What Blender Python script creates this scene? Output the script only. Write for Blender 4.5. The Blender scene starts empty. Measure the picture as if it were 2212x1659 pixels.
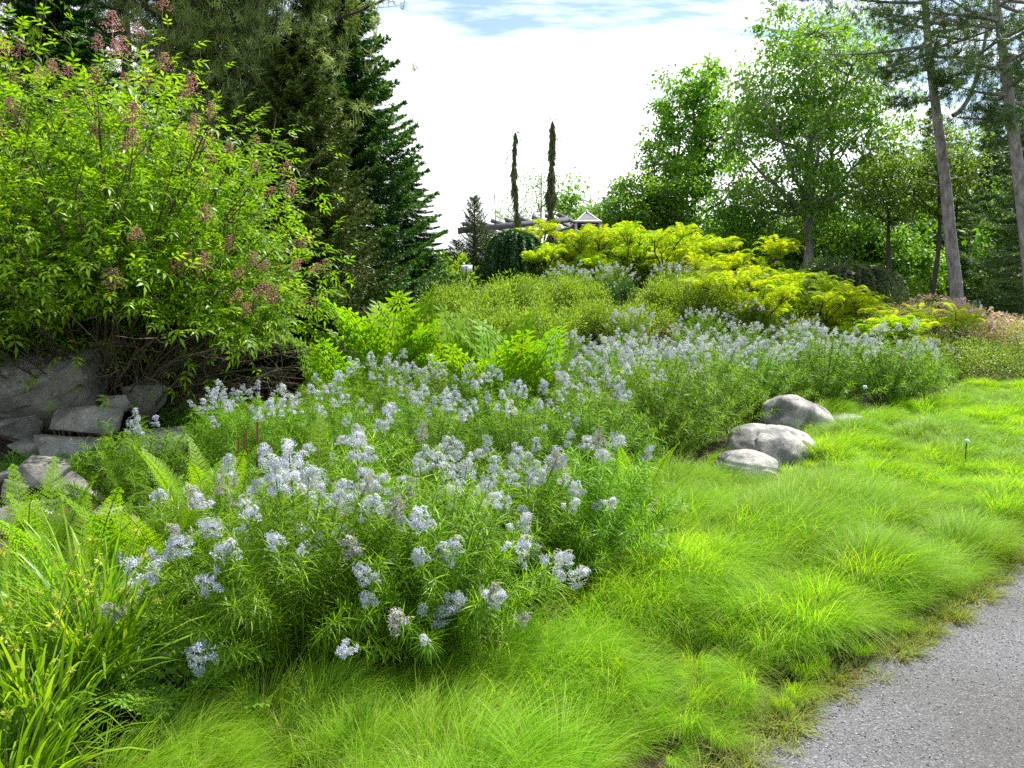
import bpy, bmesh, math, random
import numpy as np
from mathutils import Vector, Matrix, Euler
R = math.radians
PI = math.pi
S = bpy.context.scene
C = S.collection

# ---------------------------------------------------------------- camera, sky, sun, exposure
CAM_H, PITCH, FOC = 1.6, R(6.1), 804.0            # focal length in pixels of a 1024 wide frame
cam_d = bpy.data.cameras.new("camera")
cam = bpy.data.objects.new("camera", cam_d); C.objects.link(cam)
cam.location = (0, 0, CAM_H); cam.rotation_euler = (PI/2-PITCH, 0, 0)
cam_d.sensor_width = 36; cam_d.lens = 36*FOC/1024
cam_d.clip_start = .05; cam_d.clip_end = 3000
S.camera = cam

SUN_AZ, SUN_EL = R(44), R(58)                     # azimuth from +Y towards +X
sun_d = bpy.data.lights.new("sun", 'SUN'); sun_d.energy = 4.8; sun_d.angle = R(.5); sun_d.color = (1, .95, .86)
sun = bpy.data.objects.new("sun", sun_d); C.objects.link(sun)
sv = Vector((math.sin(SUN_AZ)*math.cos(SUN_EL), math.cos(SUN_AZ)*math.cos(SUN_EL), math.sin(SUN_EL)))
sun.rotation_euler = sv.to_track_quat('Z', 'Y').to_euler()

S.view_settings.view_transform = 'Standard'; S.view_settings.look = 'None'
S.view_settings.gamma = 1; S.view_settings.use_curve_mapping = False
S.view_settings.exposure = 0.9
cy = S.cycles
cy.max_bounces = 5; cy.diffuse_bounces = 3; cy.glossy_bounces = 1; cy.transmission_bounces = 3
cy.transparent_max_bounces = 4; cy.use_denoising = False; cy.use_adaptive_sampling = True
cy.adaptive_threshold = .015; cy.sample_clamp_indirect = 3.0; cy.caustics_reflective = False; cy.caustics_refractive = False

W = bpy.data.worlds.new("World"); S.world = W; W.use_nodes = True
nt = W.node_tree; nt.nodes.clear()
def nd(t, typ, **kw):
    n = t.nodes.new(typ)
    for k, v in kw.items(): setattr(n, k, v)
    return n
def ramp(t, stops, interp='LINEAR'):
    n = nd(t, 'ShaderNodeValToRGB'); n.color_ramp.interpolation = interp
    el = n.color_ramp.elements
    while len(el) < len(stops): el.new(.5)
    for e, (p, c) in zip(el, stops):
        e.position = p; e.color = tuple(c)+(1,) if len(c) == 3 else c
    return n
def mathn(t, op, a, b=None, clamp=False):
    n = nd(t, 'ShaderNodeMath', operation=op); n.use_clamp = clamp
    for i, v in enumerate((a, b)):
        if v is None: continue
        if isinstance(v, (int, float)): n.inputs[i].default_value = v
        else: t.links.new(v, n.inputs[i])
    return n.outputs[0]
sky = nd(nt, 'ShaderNodeTexSky', sky_type='NISHITA'); sky.sun_disc = False
sky.sun_elevation = SUN_EL; sky.sun_rotation = SUN_AZ; sky.air_density = 1.3; sky.ozone_density = 2.2
tc = nd(nt, 'ShaderNodeTexCoord'); sep = nd(nt, 'ShaderNodeSeparateXYZ')
nt.links.new(tc.outputs['Generated'], sep.inputs[0])
zz = mathn(nt, 'ADD', mathn(nt, 'MAXIMUM', sep.outputs[2], 0.0), .11)
cmb = nd(nt, 'ShaderNodeCombineXYZ')
nt.links.new(mathn(nt, 'DIVIDE', sep.outputs[0], zz), cmb.inputs[0])
nt.links.new(mathn(nt, 'DIVIDE', sep.outputs[1], zz), cmb.inputs[1])
mp = nd(nt, 'ShaderNodeMapping'); mp.inputs['Location'].default_value = (1.3, .2, 0)
mp.inputs['Rotation'].default_value = (0, 0, .35); mp.inputs['Scale'].default_value = (.8, 2.0, 1)
nt.links.new(cmb.outputs[0], mp.inputs[0])
n1 = nd(nt, 'ShaderNodeTexNoise'); n1.inputs['Scale'].default_value = 2.6
n1.inputs['Detail'].default_value = 9; n1.inputs['Roughness'].default_value = .58
nt.links.new(mp.outputs[0], n1.inputs['Vector'])
# the cloud sheet opens higher up and over to the right, where blue shows
open_r = mathn(nt, 'MULTIPLY', mathn(nt, 'SUBTRACT', sep.outputs[0], .24), 1.3)
open_up = mathn(nt, 'MULTIPLY', mathn(nt, 'SUBTRACT', sep.outputs[2], .225), 3.2)
open_ = mathn(nt, 'ADD', mathn(nt, 'MAXIMUM', open_r, 0.0), mathn(nt, 'MAXIMUM', open_up, 0.0))
open_c = mathn(nt, 'MINIMUM', open_, .32)
cov = mathn(nt, 'SUBTRACT', n1.outputs['Fac'], open_c)
cl = ramp(nt, [(.12, (0, 0, 0)), (.40, (1, 1, 1))])
nt.links.new(cov, cl.inputs[0])
n2 = nd(nt, 'ShaderNodeTexNoise'); n2.inputs['Scale'].default_value = 3.1; n2.inputs['Detail'].default_value = 6
nt.links.new(mp.outputs[0], n2.inputs['Vector'])
cc = ramp(nt, [(.32, (.40, .43, .48)), (.50, (.86, .87, .89))])
nt.links.new(n2.outputs['Fac'], cc.inputs[0])
bg1 = nd(nt, 'ShaderNodeBackground'); bg1.inputs[1].default_value = .095
nt.links.new(sky.outputs[0], bg1.inputs[0])
bg2 = nd(nt, 'ShaderNodeBackground'); bg2.inputs[1].default_value = 1.3
nt.links.new(cc.outputs[0], bg2.inputs[0])
mx = nd(nt, 'ShaderNodeMixShader')
nt.links.new(cl.outputs[0], mx.inputs[0]); nt.links.new(bg1.outputs[0], mx.inputs[1]); nt.links.new(bg2.outputs[0], mx.inputs[2])
wo = nd(nt, 'ShaderNodeOutputWorld'); nt.links.new(mx.outputs[0], wo.inputs[0])

# ---------------------------------------------------------------- where things stand
def sstep(t): t = np.clip(t, 0, 1); return t*t*(3-2*t)
def hgt(x, y):
    x = np.asarray(x, float); y = np.asarray(y, float)
    sh = np.maximum(x-4, 0)
    h = 1.75*sstep((y-sh-11)/9)*(1-sstep((x-9)/8))
    h = h*(1-.45*sstep((-2.2-x)/2.5))
    gl = sstep((-1.9-x)/1.2)*sstep((y-5)/1.5)*(1-sstep((y-11)/3))
    h = h-.22*gl
    near = (1-sstep((np.hypot(x, y)-14)/8))
    h = h+near*.03*(np.sin(x*2.3+y*1.1)+np.sin(x*1.3-y*2.7))*sstep((y-x-2.6)/1.5)
    return h
def hz(x, y): return float(hgt(x, y))
def ray(px, py):        # px, py as measured on the 2212 x 1659 view of the photograph
    k = 1024/2212
    u = (px*k-512)/FOC; v = (384-py*k)/FOC
    return np.array([u, math.cos(PITCH)+v*math.sin(PITCH), -math.sin(PITCH)+v*math.cos(PITCH)])
def at(px, py, Y):
    d = ray(px, py); d = d*(Y/d[1])
    return Vector((d[0], Y, CAM_H+d[2]))
def gpt(px, py):
    d = ray(px, py); t = 1.5
    while t < 80 and CAM_H+d[2]*t > hz(d[0]*t, d[1]*t): t += .03
    return Vector((d[0]*t, d[1]*t, hz(d[0]*t, d[1]*t)))

# ---------------------------------------------------------------- objects
def tag(o, label, cat, group=None, kind=None):
    if label: o['label'] = label
    if cat: o['category'] = cat
    if group: o['group'] = group
    if kind: o['kind'] = kind
    return o
def thing(name, label, cat, loc=(0, 0, 0), rz=0, group=None):
    o = bpy.data.objects.new(name, None); C.objects.link(o); o.location = loc; o.rotation_euler = (0, 0, rz)
    o.empty_display_size = .1
    return tag(o, label, cat, group)
def child(name, me, parent, loc=(0, 0, 0), rot=None, sc=None, label=None):
    o = bpy.data.objects.new(name, me); C.objects.link(o); o.parent = parent; o.location = loc
    if rot is not None: o.rotation_euler = rot
    if sc is not None: o.scale = (sc, sc, sc) if isinstance(sc, (int, float)) else sc
    if label: o['label'] = label
    return o
def solo(name, me, label, cat, loc=(0, 0, 0), rot=(0, 0, 0), sc=None, group=None, kind=None):
    o = bpy.data.objects.new(name, me); C.objects.link(o); o.location = loc; o.rotation_euler = rot
    if sc is not None: o.scale = (sc, sc, sc) if isinstance(sc, (int, float)) else sc
    return tag(o, label, cat, group, kind)
def dup(src, loc, rz, label, sc=1.0, group=None):
    r = src.copy(); C.objects.link(r); r.location = loc; r.rotation_euler = (0, 0, rz)
    r.scale = (sc, sc, sc) if isinstance(sc, (int, float)) else sc
    r['label'] = label
    if group: r['group'] = group
    for ch in list(src.children):
        c = ch.copy(); C.objects.link(c); c.parent = r
        for g in list(ch.children):
            d = g.copy(); C.objects.link(d); d.parent = c
    return r

# ---------------------------------------------------------------- mesh builder
class MB:
    def __init__(s): s.v = []; s.f = {}; s.n = 0
    def add(s, v, f, m=0):
        v = np.asarray(v, np.float32).reshape(-1, 3); f = np.asarray(f, np.int64)
        if len(f) == 0: return
        s.v.append(v); s.f.setdefault((f.shape[1], m), []).append(f+s.n); s.n += len(v)
    def scatter(s, tmpl, pos, mats, m=0):
        tv, fs = tmpl                              # verts, list of face arrays
        pos = np.asarray(pos, float).reshape(-1, 3); n = len(pos)
        if n == 0: return
        k = len(tv)
        v = np.einsum('nij,kj->nki', mats, tv)+pos[:, None, :]
        off = (np.arange(n)*k)[:, None, None]
        base = s.n
        s.v.append(v.reshape(-1, 3).astype(np.float32)); s.n += n*k
        for f in fs:
            ff = (np.asarray(f)[None]+off).reshape(-1, f.shape[1])+base
            s.f.setdefault((f.shape[1], m), []).append(ff)
    def build(s, name, mats, smooth=False):
        me = bpy.data.meshes.new(name)
        V = np.concatenate(s.v).astype(np.float32)
        ls = []; st = []; mi = []; c = 0
        for (k, m), arr in s.f.items():
            F = np.concatenate(arr); n = len(F)
            ls.append(F.reshape(-1)); st.append(c+np.arange(n)*k); mi.append(np.full(n, m)); c += n*k
        L = np.concatenate(ls).astype(np.int32); ST = np.concatenate(st).astype(np.int32); MI = np.concatenate(mi).astype(np.int32)
        me.vertices.add(len(V)); me.vertices.foreach_set('co', V.ravel())
        me.loops.add(len(L)); me.loops.foreach_set('vertex_index', L)
        me.polygons.add(len(ST)); me.polygons.foreach_set('loop_start', ST)
        me.polygons.foreach_set('material_index', MI)
        if smooth: me.polygons.foreach_set('use_smooth', np.ones(len(ST), bool))
        for mt in (mats if isinstance(mats, (list, tuple)) else [mats]): me.materials.append(mt)
        me.update(calc_edges=True); me.validate()
        return me
def nrm(a): a = np.asarray(a, float); return a/np.maximum(np.linalg.norm(a, axis=-1, keepdims=True), 1e-9)
def frames(d, roll=0.0, scale=1.0, up=(0, 0, 1)):
    """rotation matrices whose Y column runs along d and whose Z column faces as far up as it can"""
    y = nrm(d).reshape(-1, 3); n = len(y)
    ref = np.broadcast_to(np.asarray(up, float), (n, 3)).copy()
    bad = np.abs((y*nrm(ref)).sum(1)) > .985; ref[bad] = (1, .2, 0)
    x = nrm(np.cross(y, ref)); z = np.cross(x, y)
    r = np.broadcast_to(np.asarray(roll, float), (n,)); c, s_ = np.cos(r)[:, None], np.sin(r)[:, None]
    x2 = x*c+z*s_; z2 = -x*s_+z*c
    sc = np.broadcast_to(np.asarray(scale, float), (n,))[:, None, None]
    return np.stack([x2, y, z2], axis=2)*sc
def tube(mb, pts, rad, sides=6, m=0, cap=False):
    P = np.asarray(pts, float); n = len(P); rad = np.broadcast_to(np.asarray(rad, float), (n,))
    T = nrm(np.gradient(P, axis=0)); ref = np.array([.31, .22, .92]) if abs(T[0, 2]) < .9 else np.array([1., .1, 0])
    A = nrm(np.cross(T, ref)); B = np.cross(T, A)
    an = np.arange(sides)*2*PI/sides
    V = P[:, None]+rad[:, None, None]*(np.cos(an)[None, :, None]*A[:, None]+np.sin(an)[None, :, None]*B[:, None])
    i = np.arange(n-1)[:, None]; j = np.arange(sides)[None]; j2 = (j+1) % sides
    F = np.stack([i*sides+j, i*sides+j2, (i+1)*sides+j2, (i+1)*sides+j], -1).reshape(-1, 4)
    mb.add(V.reshape(-1, 3), F, m)
def bez(a, b, c, n):
    t = np.linspace(0, 1, n)[:, None]; a, b, c = map(lambda q: np.asarray(q, float), (a, b, c))
    return (1-t)**2*a+2*t*(1-t)*b+t*t*c
def box(mb, c, s, rot=None, m=0):
    v = np.array([[x, y, z] for x in (-.5, .5) for y in (-.5, .5) for z in (-.5, .5)])*np.asarray(s)
    if rot is not None: v = v@np.array(Euler(rot).to_matrix()).T
    v = v+np.asarray(c)
    mb.add(v, [[0, 1, 3, 2], [4, 6, 7, 5], [0, 4, 5, 1], [2, 3, 7, 6], [0, 2, 6, 4], [1, 5, 7, 3]], m)

# leaf templates: they grow along +Y with their face towards +Z, unit length
def t_leaf(w=.3, fold=.06, droop=.12):
    v = np.array([[0, 0, 0], [-w/2, .45, fold], [0, .5, 0], [w/2, .45, fold], [0, 1, -droop]])
    return v, [np.array([[0, 2, 1], [0, 3, 2], [1, 2, 4], [2, 3, 4]])]
def t_needle(w=.08): return np.array([[-w/2, 0, 0], [w/2, 0, 0], [0, 1, 0.]]), [np.array([[0, 1, 2]])]
def t_quad(w=.5, droop=.1): return np.array([[0, 0, 0], [w/2, .5, .04], [0, 1, -droop], [-w/2, .5, .04]]), [np.array([[0, 1, 2, 3]])]
def t_strip(w=.05, droop=.25, n=2):
    t = np.linspace(0, 1, n+1); ww = w/2*np.array([1-.9*q**2 for q in t])
    v = []
    for q, a in zip(t, ww): v += [[-a, q*(1-.12*q*droop*2), -droop*q*q], [a, q*(1-.12*q*droop*2), -droop*q*q]]
    return np.array(v), [np.array([[2*i, 2*i+1, 2*i+3, 2*i+2] for i in range(n)])]

# ---------------------------------------------------------------- materials
def mat_new(name):
    m = bpy.data.materials.new(name); m.use_nodes = True; m.node_tree.nodes.clear(); return m, m.node_tree
def leafmat(name, cols, trans=.45, rough=.5, spec=.2, patch=0.0, tint=1.25):
    """cols: list of colours picked at random per leaf; light comes through the leaf as well"""
    m, t = mat_new(name)
    g = nd(t, 'ShaderNodeNewGeometry')
    rp = ramp(t, [(i/max(1, len(cols)-1), c) for i, c in enumerate(cols)])
    fac = g.outputs['Random Per Island']
    if patch:
        tcn = nd(t, 'ShaderNodeTexCoord'); nz = nd(t, 'ShaderNodeTexNoise'); nz.inputs['Scale'].default_value = patch
        t.links.new(tcn.outputs['Object'], nz.inputs['Vector'])
        fac = mathn(t, 'ADD', mathn(t, 'MULTIPLY', fac, .55), mathn(t, 'MULTIPLY', mathn(t, 'SUBTRACT', nz.outputs['Fac'], .28), 1.0), True)
    t.links.new(fac, rp.inputs[0])
    oi = nd(t, 'ShaderNodeObjectInfo')
    hs = nd(t, 'ShaderNodeHueSaturation')
    t.links.new(mathn(t, 'ADD', mathn(t, 'MULTIPLY', oi.outputs['Random'], .018), .491), hs.inputs['Hue'])
    t.links.new(mathn(t, 'ADD', mathn(t, 'MULTIPLY', oi.outputs['Random'], .22), .89), hs.inputs['Value'])
    t.links.new(rp.outputs[0], hs.inputs['Color'])
    p = nd(t, 'ShaderNodeBsdfPrincipled'); p.inputs['Roughness'].default_value = rough
    p.inputs['Specular IOR Level'].default_value = spec
    t.links.new(hs.outputs[0], p.inputs['Base Color'])
    tr = nd(t, 'ShaderNodeBsdfTranslucent'); mc = nd(t, 'ShaderNodeMix', data_type='RGBA', blend_type='MULTIPLY')
    mc.inputs['Factor'].default_value = 1; t.links.new(hs.outputs[0], mc.inputs[6]); mc.inputs[7].default_value = (tint*1.12, tint*1.12, tint*.35, 1)
    t.links.new(mc.outputs[2], tr.inputs[0])
    mxs = nd(t, 'ShaderNodeMixShader'); mxs.inputs[0].default_value = trans
    t.links.new(p.outputs[0], mxs.inputs[1]); t.links.new(tr.outputs[0], mxs.inputs[2])
    o = nd(t, 'ShaderNodeOutputMaterial'); t.links.new(mxs.outputs[0], o.inputs[0])
    return m
def noisemat(name, stops, scale=6, detail=8, rough=.9, bump=.3, bscale=None, stretch=None, spec=.3, dist=.02, coord='Object'):
    m, t = mat_new(name)
    tcn = nd(t, 'ShaderNodeTexCoord'); mpn = nd(t, 'ShaderNodeMapping')
    if stretch: mpn.inputs['Scale'].default_value = stretch
    t.links.new(tcn.outputs[coord], mpn.inputs[0])
    n = nd(t, 'ShaderNodeTexNoise'); n.inputs['Scale'].default_value = scale; n.inputs['Detail'].default_value = detail
    n.inputs['Roughness'].default_value = .65
    t.links.new(mpn.outputs[0], n.inputs['Vector'])
    r = ramp(t, stops); t.links.new(n.outputs['Fac'], r.inputs[0])
    p = nd(t, 'ShaderNodeBsdfPrincipled'); p.inputs['Roughness'].default_value = rough; p.inputs['Specular IOR Level'].default_value = spec
    t.links.new(r.outputs[0], p.inputs['Base Color'])
    b = nd(t, 'ShaderNodeBump'); b.inputs['Strength'].default_value = bump; b.inputs['Distance'].default_value = dist
    n3 = nd(t, 'ShaderNodeTexNoise'); n3.inputs['Scale'].default_value = bscale or scale*3; n3.inputs['Detail'].default_value = 8
    t.links.new(mpn.outputs[0], n3.inputs['Vector']); t.links.new(n3.outputs['Fac'], b.inputs['Height'])
    t.links.new(b.outputs[0], p.inputs['Normal'])
    o = nd(t, 'ShaderNodeOutputMaterial'); t.links.new(p.outputs[0], o.inputs[0])
    return m
def granite(name, base, dark, pale, lichen, amt):
    m, t = mat_new(name); L = t.links.new
    tcn = nd(t, 'ShaderNodeTexCoord'); co = tcn.outputs['Object']
    def nz(sc, de, ro=.6):
        n = nd(t, 'ShaderNodeTexNoise'); n.inputs['Scale'].default_value = sc; n.inputs['Detail'].default_value = de
        n.inputs['Roughness'].default_value = ro; L(co, n.inputs['Vector']); return n.outputs['Fac']
    r1 = ramp(t, [(.42, dark), (.53, base), (.68, pale)]); L(nz(3.2, 6), r1.inputs[0])
    sp = ramp(t, [(.36, (.35, .35, .36)), (.5, (1, 1, 1)), (.66, (1.5, 1.48, 1.42))]); L(nz(95, 3, .8), sp.inputs[0])
    mm = nd(t, 'ShaderNodeMix', data_type='RGBA', blend_type='MULTIPLY'); mm.inputs['Factor'].default_value = .8
    L(r1.outputs[0], mm.inputs[6]); L(sp.outputs[0], mm.inputs[7])
    lr = ramp(t, [(amt, (0, 0, 0)), (amt+.06, (1, 1, 1))]); L(nz(7.5, 9, .72), lr.inputs[0])
    ml = nd(t, 'ShaderNodeMix', data_type='RGBA'); L(lr.outputs[0], ml.inputs['Factor']); L(mm.outputs[2], ml.inputs[6]); ml.inputs[7].default_value = lichen+(1,)
    p = nd(t, 'ShaderNodeBsdfPrincipled'); p.inputs['Roughness'].default_value = .88; p.inputs['Specular IOR Level'].default_value = .25
    L(ml.outputs[2], p.inputs['Base Color'])
    b = nd(t, 'ShaderNodeBump'); b.inputs['Strength'].default_value = .55; b.inputs['Distance'].default_value = .03; L(nz(14, 10, .7), b.inputs['Height'])
    L(b.outputs[0], p.inputs['Normal']); o = nd(t, 'ShaderNodeOutputMaterial'); L(p.outputs[0], o.inputs[0])
    return m
M = {}
M['bark_grey'] = noisemat('bark_grey', [(.3, (.10, .09, .08)), (.5, (.24, .23, .21)), (.7, (.42, .41, .38))], 9, 8, .95, .7, 20, (1, 1, .35))
M['bark_dark'] = noisemat('bark_dark', [(.3, (.03, .025, .02)), (.7, (.10, .085, .07))], 8, 6, .95, .6, 22, (1, 1, .3))
M['twig'] = noisemat('twig', [(.3, (.06, .045, .03)), (.7, (.17, .14, .10))], 14, 4, .9, .3)
M['stem'] = noisemat('stem', [(.3, (.07, .13, .02)), (.7, (.16, .24, .05))], 9, 3, .7, .1)
M['stem_red'] = noisemat('stem_red', [(.3, (.16, .06, .03)), (.7, (.28, .12, .05))], 9, 3, .7, .1)
M['bluestar'] = leafmat('bluestar', [(.08, .20, .008), (.16, .33, .012), (.30, .49, .02)], .45, .45, .3)
M['bluestar_far'] = leafmat('bluestar_far', [(.08, .18, .010), (.14, .29, .014), (.23, .37, .02)], .45, .5, .25)
M['petal'] = leafmat('petal', [(.44, .49, .80), (.58, .63, .90), (.72, .75, .93)], .35, .6, .2, tint=1.0)
M['petal_pale'] = leafmat('petal_pale', [(.44, .47, .80), (.57, .60, .88), (.71, .73, .92)], .35, .6, .2, tint=1.0)
M['petal_old'] = leafmat('petal_old', [(.34, .38, .46), (.44, .42, .48), (.52, .46, .46)], .3, .7, .1, tint=1.0)
M['petal_lilac'] = leafmat('petal_lilac', [(.30, .33, .62), (.44, .47, .76), (.58, .60, .82)], .35, .6, .2, tint=1.0)
M['grass'] = leafmat('grass', [(.11, .26, .008), (.21, .42, .012), (.31, .52, .020), (.46, .56, .10)], .54, .45, .18)
M['straw'] = leafmat('straw', [(.14, .26, .02), (.24, .32, .04), (.32, .34, .09), (.34, .26, .11)], .35, .6, .2)
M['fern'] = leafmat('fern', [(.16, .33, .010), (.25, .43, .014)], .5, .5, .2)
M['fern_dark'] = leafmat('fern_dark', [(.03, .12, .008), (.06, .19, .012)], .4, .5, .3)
M['fern_soft'] = leafmat('fern_soft', [(.18, .36, .03), (.26, .45, .05)], .45, .5, .3)
M['sedge'] = leafmat('sedge', [(.12, .27, .012), (.20, .38, .018), (.34, .50, .04)], .45, .4, .35)
M['burr'] = leafmat('burr', [(.34, .46, .04), (.54, .58, .09)], .3, .5, .3)
M['elder'] = leafmat('elder', [(.09, .19, .010), (.19, .33, .014), (.38, .52, .022)], .52, .4, .3, patch=.5)
M['elder_fruit'] = leafmat('elder_fruit', [(.42, .12, .15), (.55, .22, .22), (.55, .34, .22)], .1, .5, .4)
M['sumac'] = leafmat('sumac', [(.20, .38, .014), (.32, .51, .018), (.44, .57, .022), (.60, .48, .05)], .5, .5, .2, tint=1.2)
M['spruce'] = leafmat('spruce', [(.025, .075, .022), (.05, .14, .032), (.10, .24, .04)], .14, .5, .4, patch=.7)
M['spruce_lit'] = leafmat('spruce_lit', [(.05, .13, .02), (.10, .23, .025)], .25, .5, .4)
M['hemlock'] = leafmat('hemlock', [(.035, .075, .018), (.09, .15, .03), (.17, .24, .045)], .14, .5, .4, patch=.9)
M['pine'] = leafmat('pine', [(.17, .25, .10), (.27, .36, .13), (.40, .49, .19)], .28, .5, .4, patch=.6)
M['pine_far'] = leafmat('pine_far', [(.06, .13, .045), (.11, .20, .06), (.18, .28, .07)], .2, .5, .4, patch=.4)
M['column_needle'] = leafmat('column_needle', [(.10, .13, .05), (.17, .19, .08)], .15, .6, .2)
M['oak'] = leafmat('oak', [(.08, .19, .020), (.16, .31, .030), (.26, .42, .045)], .5, .42, .4, patch=.35)
M['maple'] = leafmat('maple', [(.10, .22, .032), (.18, .36, .05), (.30, .50, .08)], .45, .45, .4, patch=.35)
M['birch'] = leafmat('birch', [(.12, .24, .04), (.22, .36, .07)], .5, .45, .4, patch=.4)
M['under'] = leafmat('under', [(.06, .16, .022), (.15, .31, .035), (.28, .48, .045)], .42, .5, .3, patch=.35)
M['shrub'] = leafmat('shrub', [(.11, .20, .018), (.24, .36, .035), (.42, .52, .10)], .42, .45, .35, patch=1.6)
M['shrub_dark'] = leafmat('shrub_dark', [(.02, .065, .012), (.06, .14, .02)], .35, .45, .5, patch=1.2)
M['shrub_lime'] = leafmat('shrub_lime', [(.14, .28, .02), (.24, .42, .03)], .45, .45, .4, patch=1.2)
M['hedge'] = leafmat('hedge', [(.08, .16, .02), (.20, .30, .04), (.30, .38, .06), (.32, .28, .08)], .35, .45, .4, patch=.9)
M['pink'] = leafmat('pink', [(.62, .34, .36), (.80, .68, .64)], .3, .6, .2, tint=1.0)
M['red_pink'] = leafmat('red_pink', [(.42, .10, .10), (.55, .25, .20)], .3, .6, .2, tint=1.0)
M['weep'] = leafmat('weep', [(.10, .16, .07), (.18, .25, .10)], .25, .5, .3, patch=1)
M['granite'] = granite('granite', (.42, .405, .37), (.18, .178, .17), (.60, .58, .52), (.10, .10, .095), .60)
M['granite_grey'] = granite('granite_grey', (.25, .24, .21), (.15, .145, .13), (.34, .33, .30), (.52, .53, .44), .60)
M['soil'] = noisemat('soil', [(.3, (.018, .012, .008)), (.5, (.045, .03, .018)), (.7, (.10, .07, .04))], 9, 10, 1, .8, 30, coord='Object')
M['mulch'] = noisemat('mulch', [(.3, (.10, .035, .018)), (.7, (.28, .12, .06))], 30, 8, 1, .8, 60)
M['timber'] = noisemat('timber', [(.3, (.14, .14, .15)), (.7, (.25, .25, .26))], 5, 6, .9, .3, 20, (.3, 4, 4))
M['white_paint'] = noisemat('white_paint', [(.3, (.62, .62, .60)), (.7, (.78, .78, .76))], 4, 3, .6, .05)
M['label_plate'] = noisemat('label_plate', [(.3, (.38, .50, .52)), (.7, (.52, .62, .64))], 8, 3, .35, .02)
M['black_metal'] = noisemat('black_metal', [(.3, (.012, .012, .014)), (.7, (.03, .03, .03))], 8, 3, .5, .05)
M['green_metal'] = noisemat('green_metal', [(.3, (.02, .05, .03)), (.7, (.04, .08, .05))], 8, 3, .5, .05)
# ---------------------------------------------------------------- ground, path, weeds
PATH_EDGE = np.array([(-2.5, -.6), (-1.1, .75), (.24, 2.05), (.86, 2.68), (1.34, 3.14), (2.0, 3.72), (2.92, 4.6), (4.5, 6.0), (7.0, 8.2), (11, 11.6), (16, 15.5), (26, 22)])
def edge_x(y): return np.interp(y, PATH_EDGE[:, 1], PATH_EDGE[:, 0])
def axis(lo, hi, step, far):
    a = list(np.arange(lo, hi+1e-6, step)); s_ = step
    while a[-1] < far: s_ *= 1.35; a.append(a[-1]+s_)
    s_ = step
    while a[0] > -far: s_ *= 1.35; a.insert(0, a[0]-s_)
    return np.array(a)
gx = axis(-12, 16, .22, 900); gy = axis(-1, 30, .22, 900)
GX, GY = np.meshgrid(gx, gy)
GZ = hgt(GX, GY)
mb = MB(); nx, ny = len(gx), len(gy)
ii, jj = np.meshgrid(np.arange(nx-1), np.arange(ny-1))
q = (jj*nx+ii).ravel()
mb.add(np.stack([GX, GY, GZ], -1).reshape(-1, 3), np.stack([q, q+1, q+1+nx, q+nx], 1))
gnd = solo('ground', mb.build('ground', M['soil'], True), 'dark brown mulched soil of the garden bed', None, kind='structure')

def gravelmat():
    m, t = mat_new('gravel'); L = t.links.new
    tcn = nd(t, 'ShaderNodeTexCoord'); co = tcn.outputs['Object']
    vo = nd(t, 'ShaderNodeTexVoronoi'); vo.inputs['Scale'].default_value = 210; L(co, vo.inputs['Vector'])
    sp = nd(t, 'ShaderNodeSeparateColor'); L(vo.outputs['Color'], sp.inputs[0])
    r = ramp(t, [(0, (.07, .07, .073)), (.45, (.13, .13, .136)), (.88, (.185, .185, .192)), (1, (.34, .34, .35))]); L(sp.outputs[0], r.inputs[0])
    n = nd(t, 'ShaderNodeTexNoise'); n.inputs['Scale'].default_value = 1.3; n.inputs['Detail'].default_value = 6; L(co, n.inputs['Vector'])
    r2 = ramp(t, [(.35, (.80, .78, .73)), (.65, (1.12, 1.12, 1.15))]); L(n.outputs['Fac'], r2.inputs[0])
    mm = nd(t, 'ShaderNodeMix', data_type='RGBA', blend_type='MULTIPLY'); mm.inputs['Factor'].default_value = 1
    L(r.outputs[0], mm.inputs[6]); L(r2.outputs[0], mm.inputs[7])
    p = nd(t, 'ShaderNodeBsdfPrincipled'); p.inputs['Roughness'].default_value = .9; L(mm.outputs[2], p.inputs['Base Color'])
    b = nd(t, 'ShaderNodeBump'); b.inputs['Strength'].default_value = .9; b.inputs['Distance'].default_value = .006
    L(vo.outputs['Distance'], b.inputs['Height']); b.invert = True; L(b.outputs[0], p.inputs['Normal'])
    o = nd(t, 'ShaderNodeOutputMaterial'); L(p.outputs[0], o.inputs[0]); return m
M['gravel'] = gravelmat()
mb = MB(); ys = np.arange(-3, 24, .12); rng = np.random.default_rng(5)
ex = edge_x(ys)+rng.normal(0, .025, len(ys))-.02
V = []
for k in range(9):
    f = k/8
    x = ex+f*2.8; y = ys-f*2.2
    V.append(np.stack([x, y, hgt(x, y)+.006+.0*x], 1))
V = np.array(V); n = len(ys)
ii, jj = np.meshgrid(np.arange(n-1), np.arange(8)); q = (jj*n+ii).ravel()
mb.add(V.reshape(-1, 3), np.stack([q, q+n, q+n+1, q+1], 1))
solo('path', mb.build('path', M['gravel'], True), 'grey gravel footpath', None, kind='structure')
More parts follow.
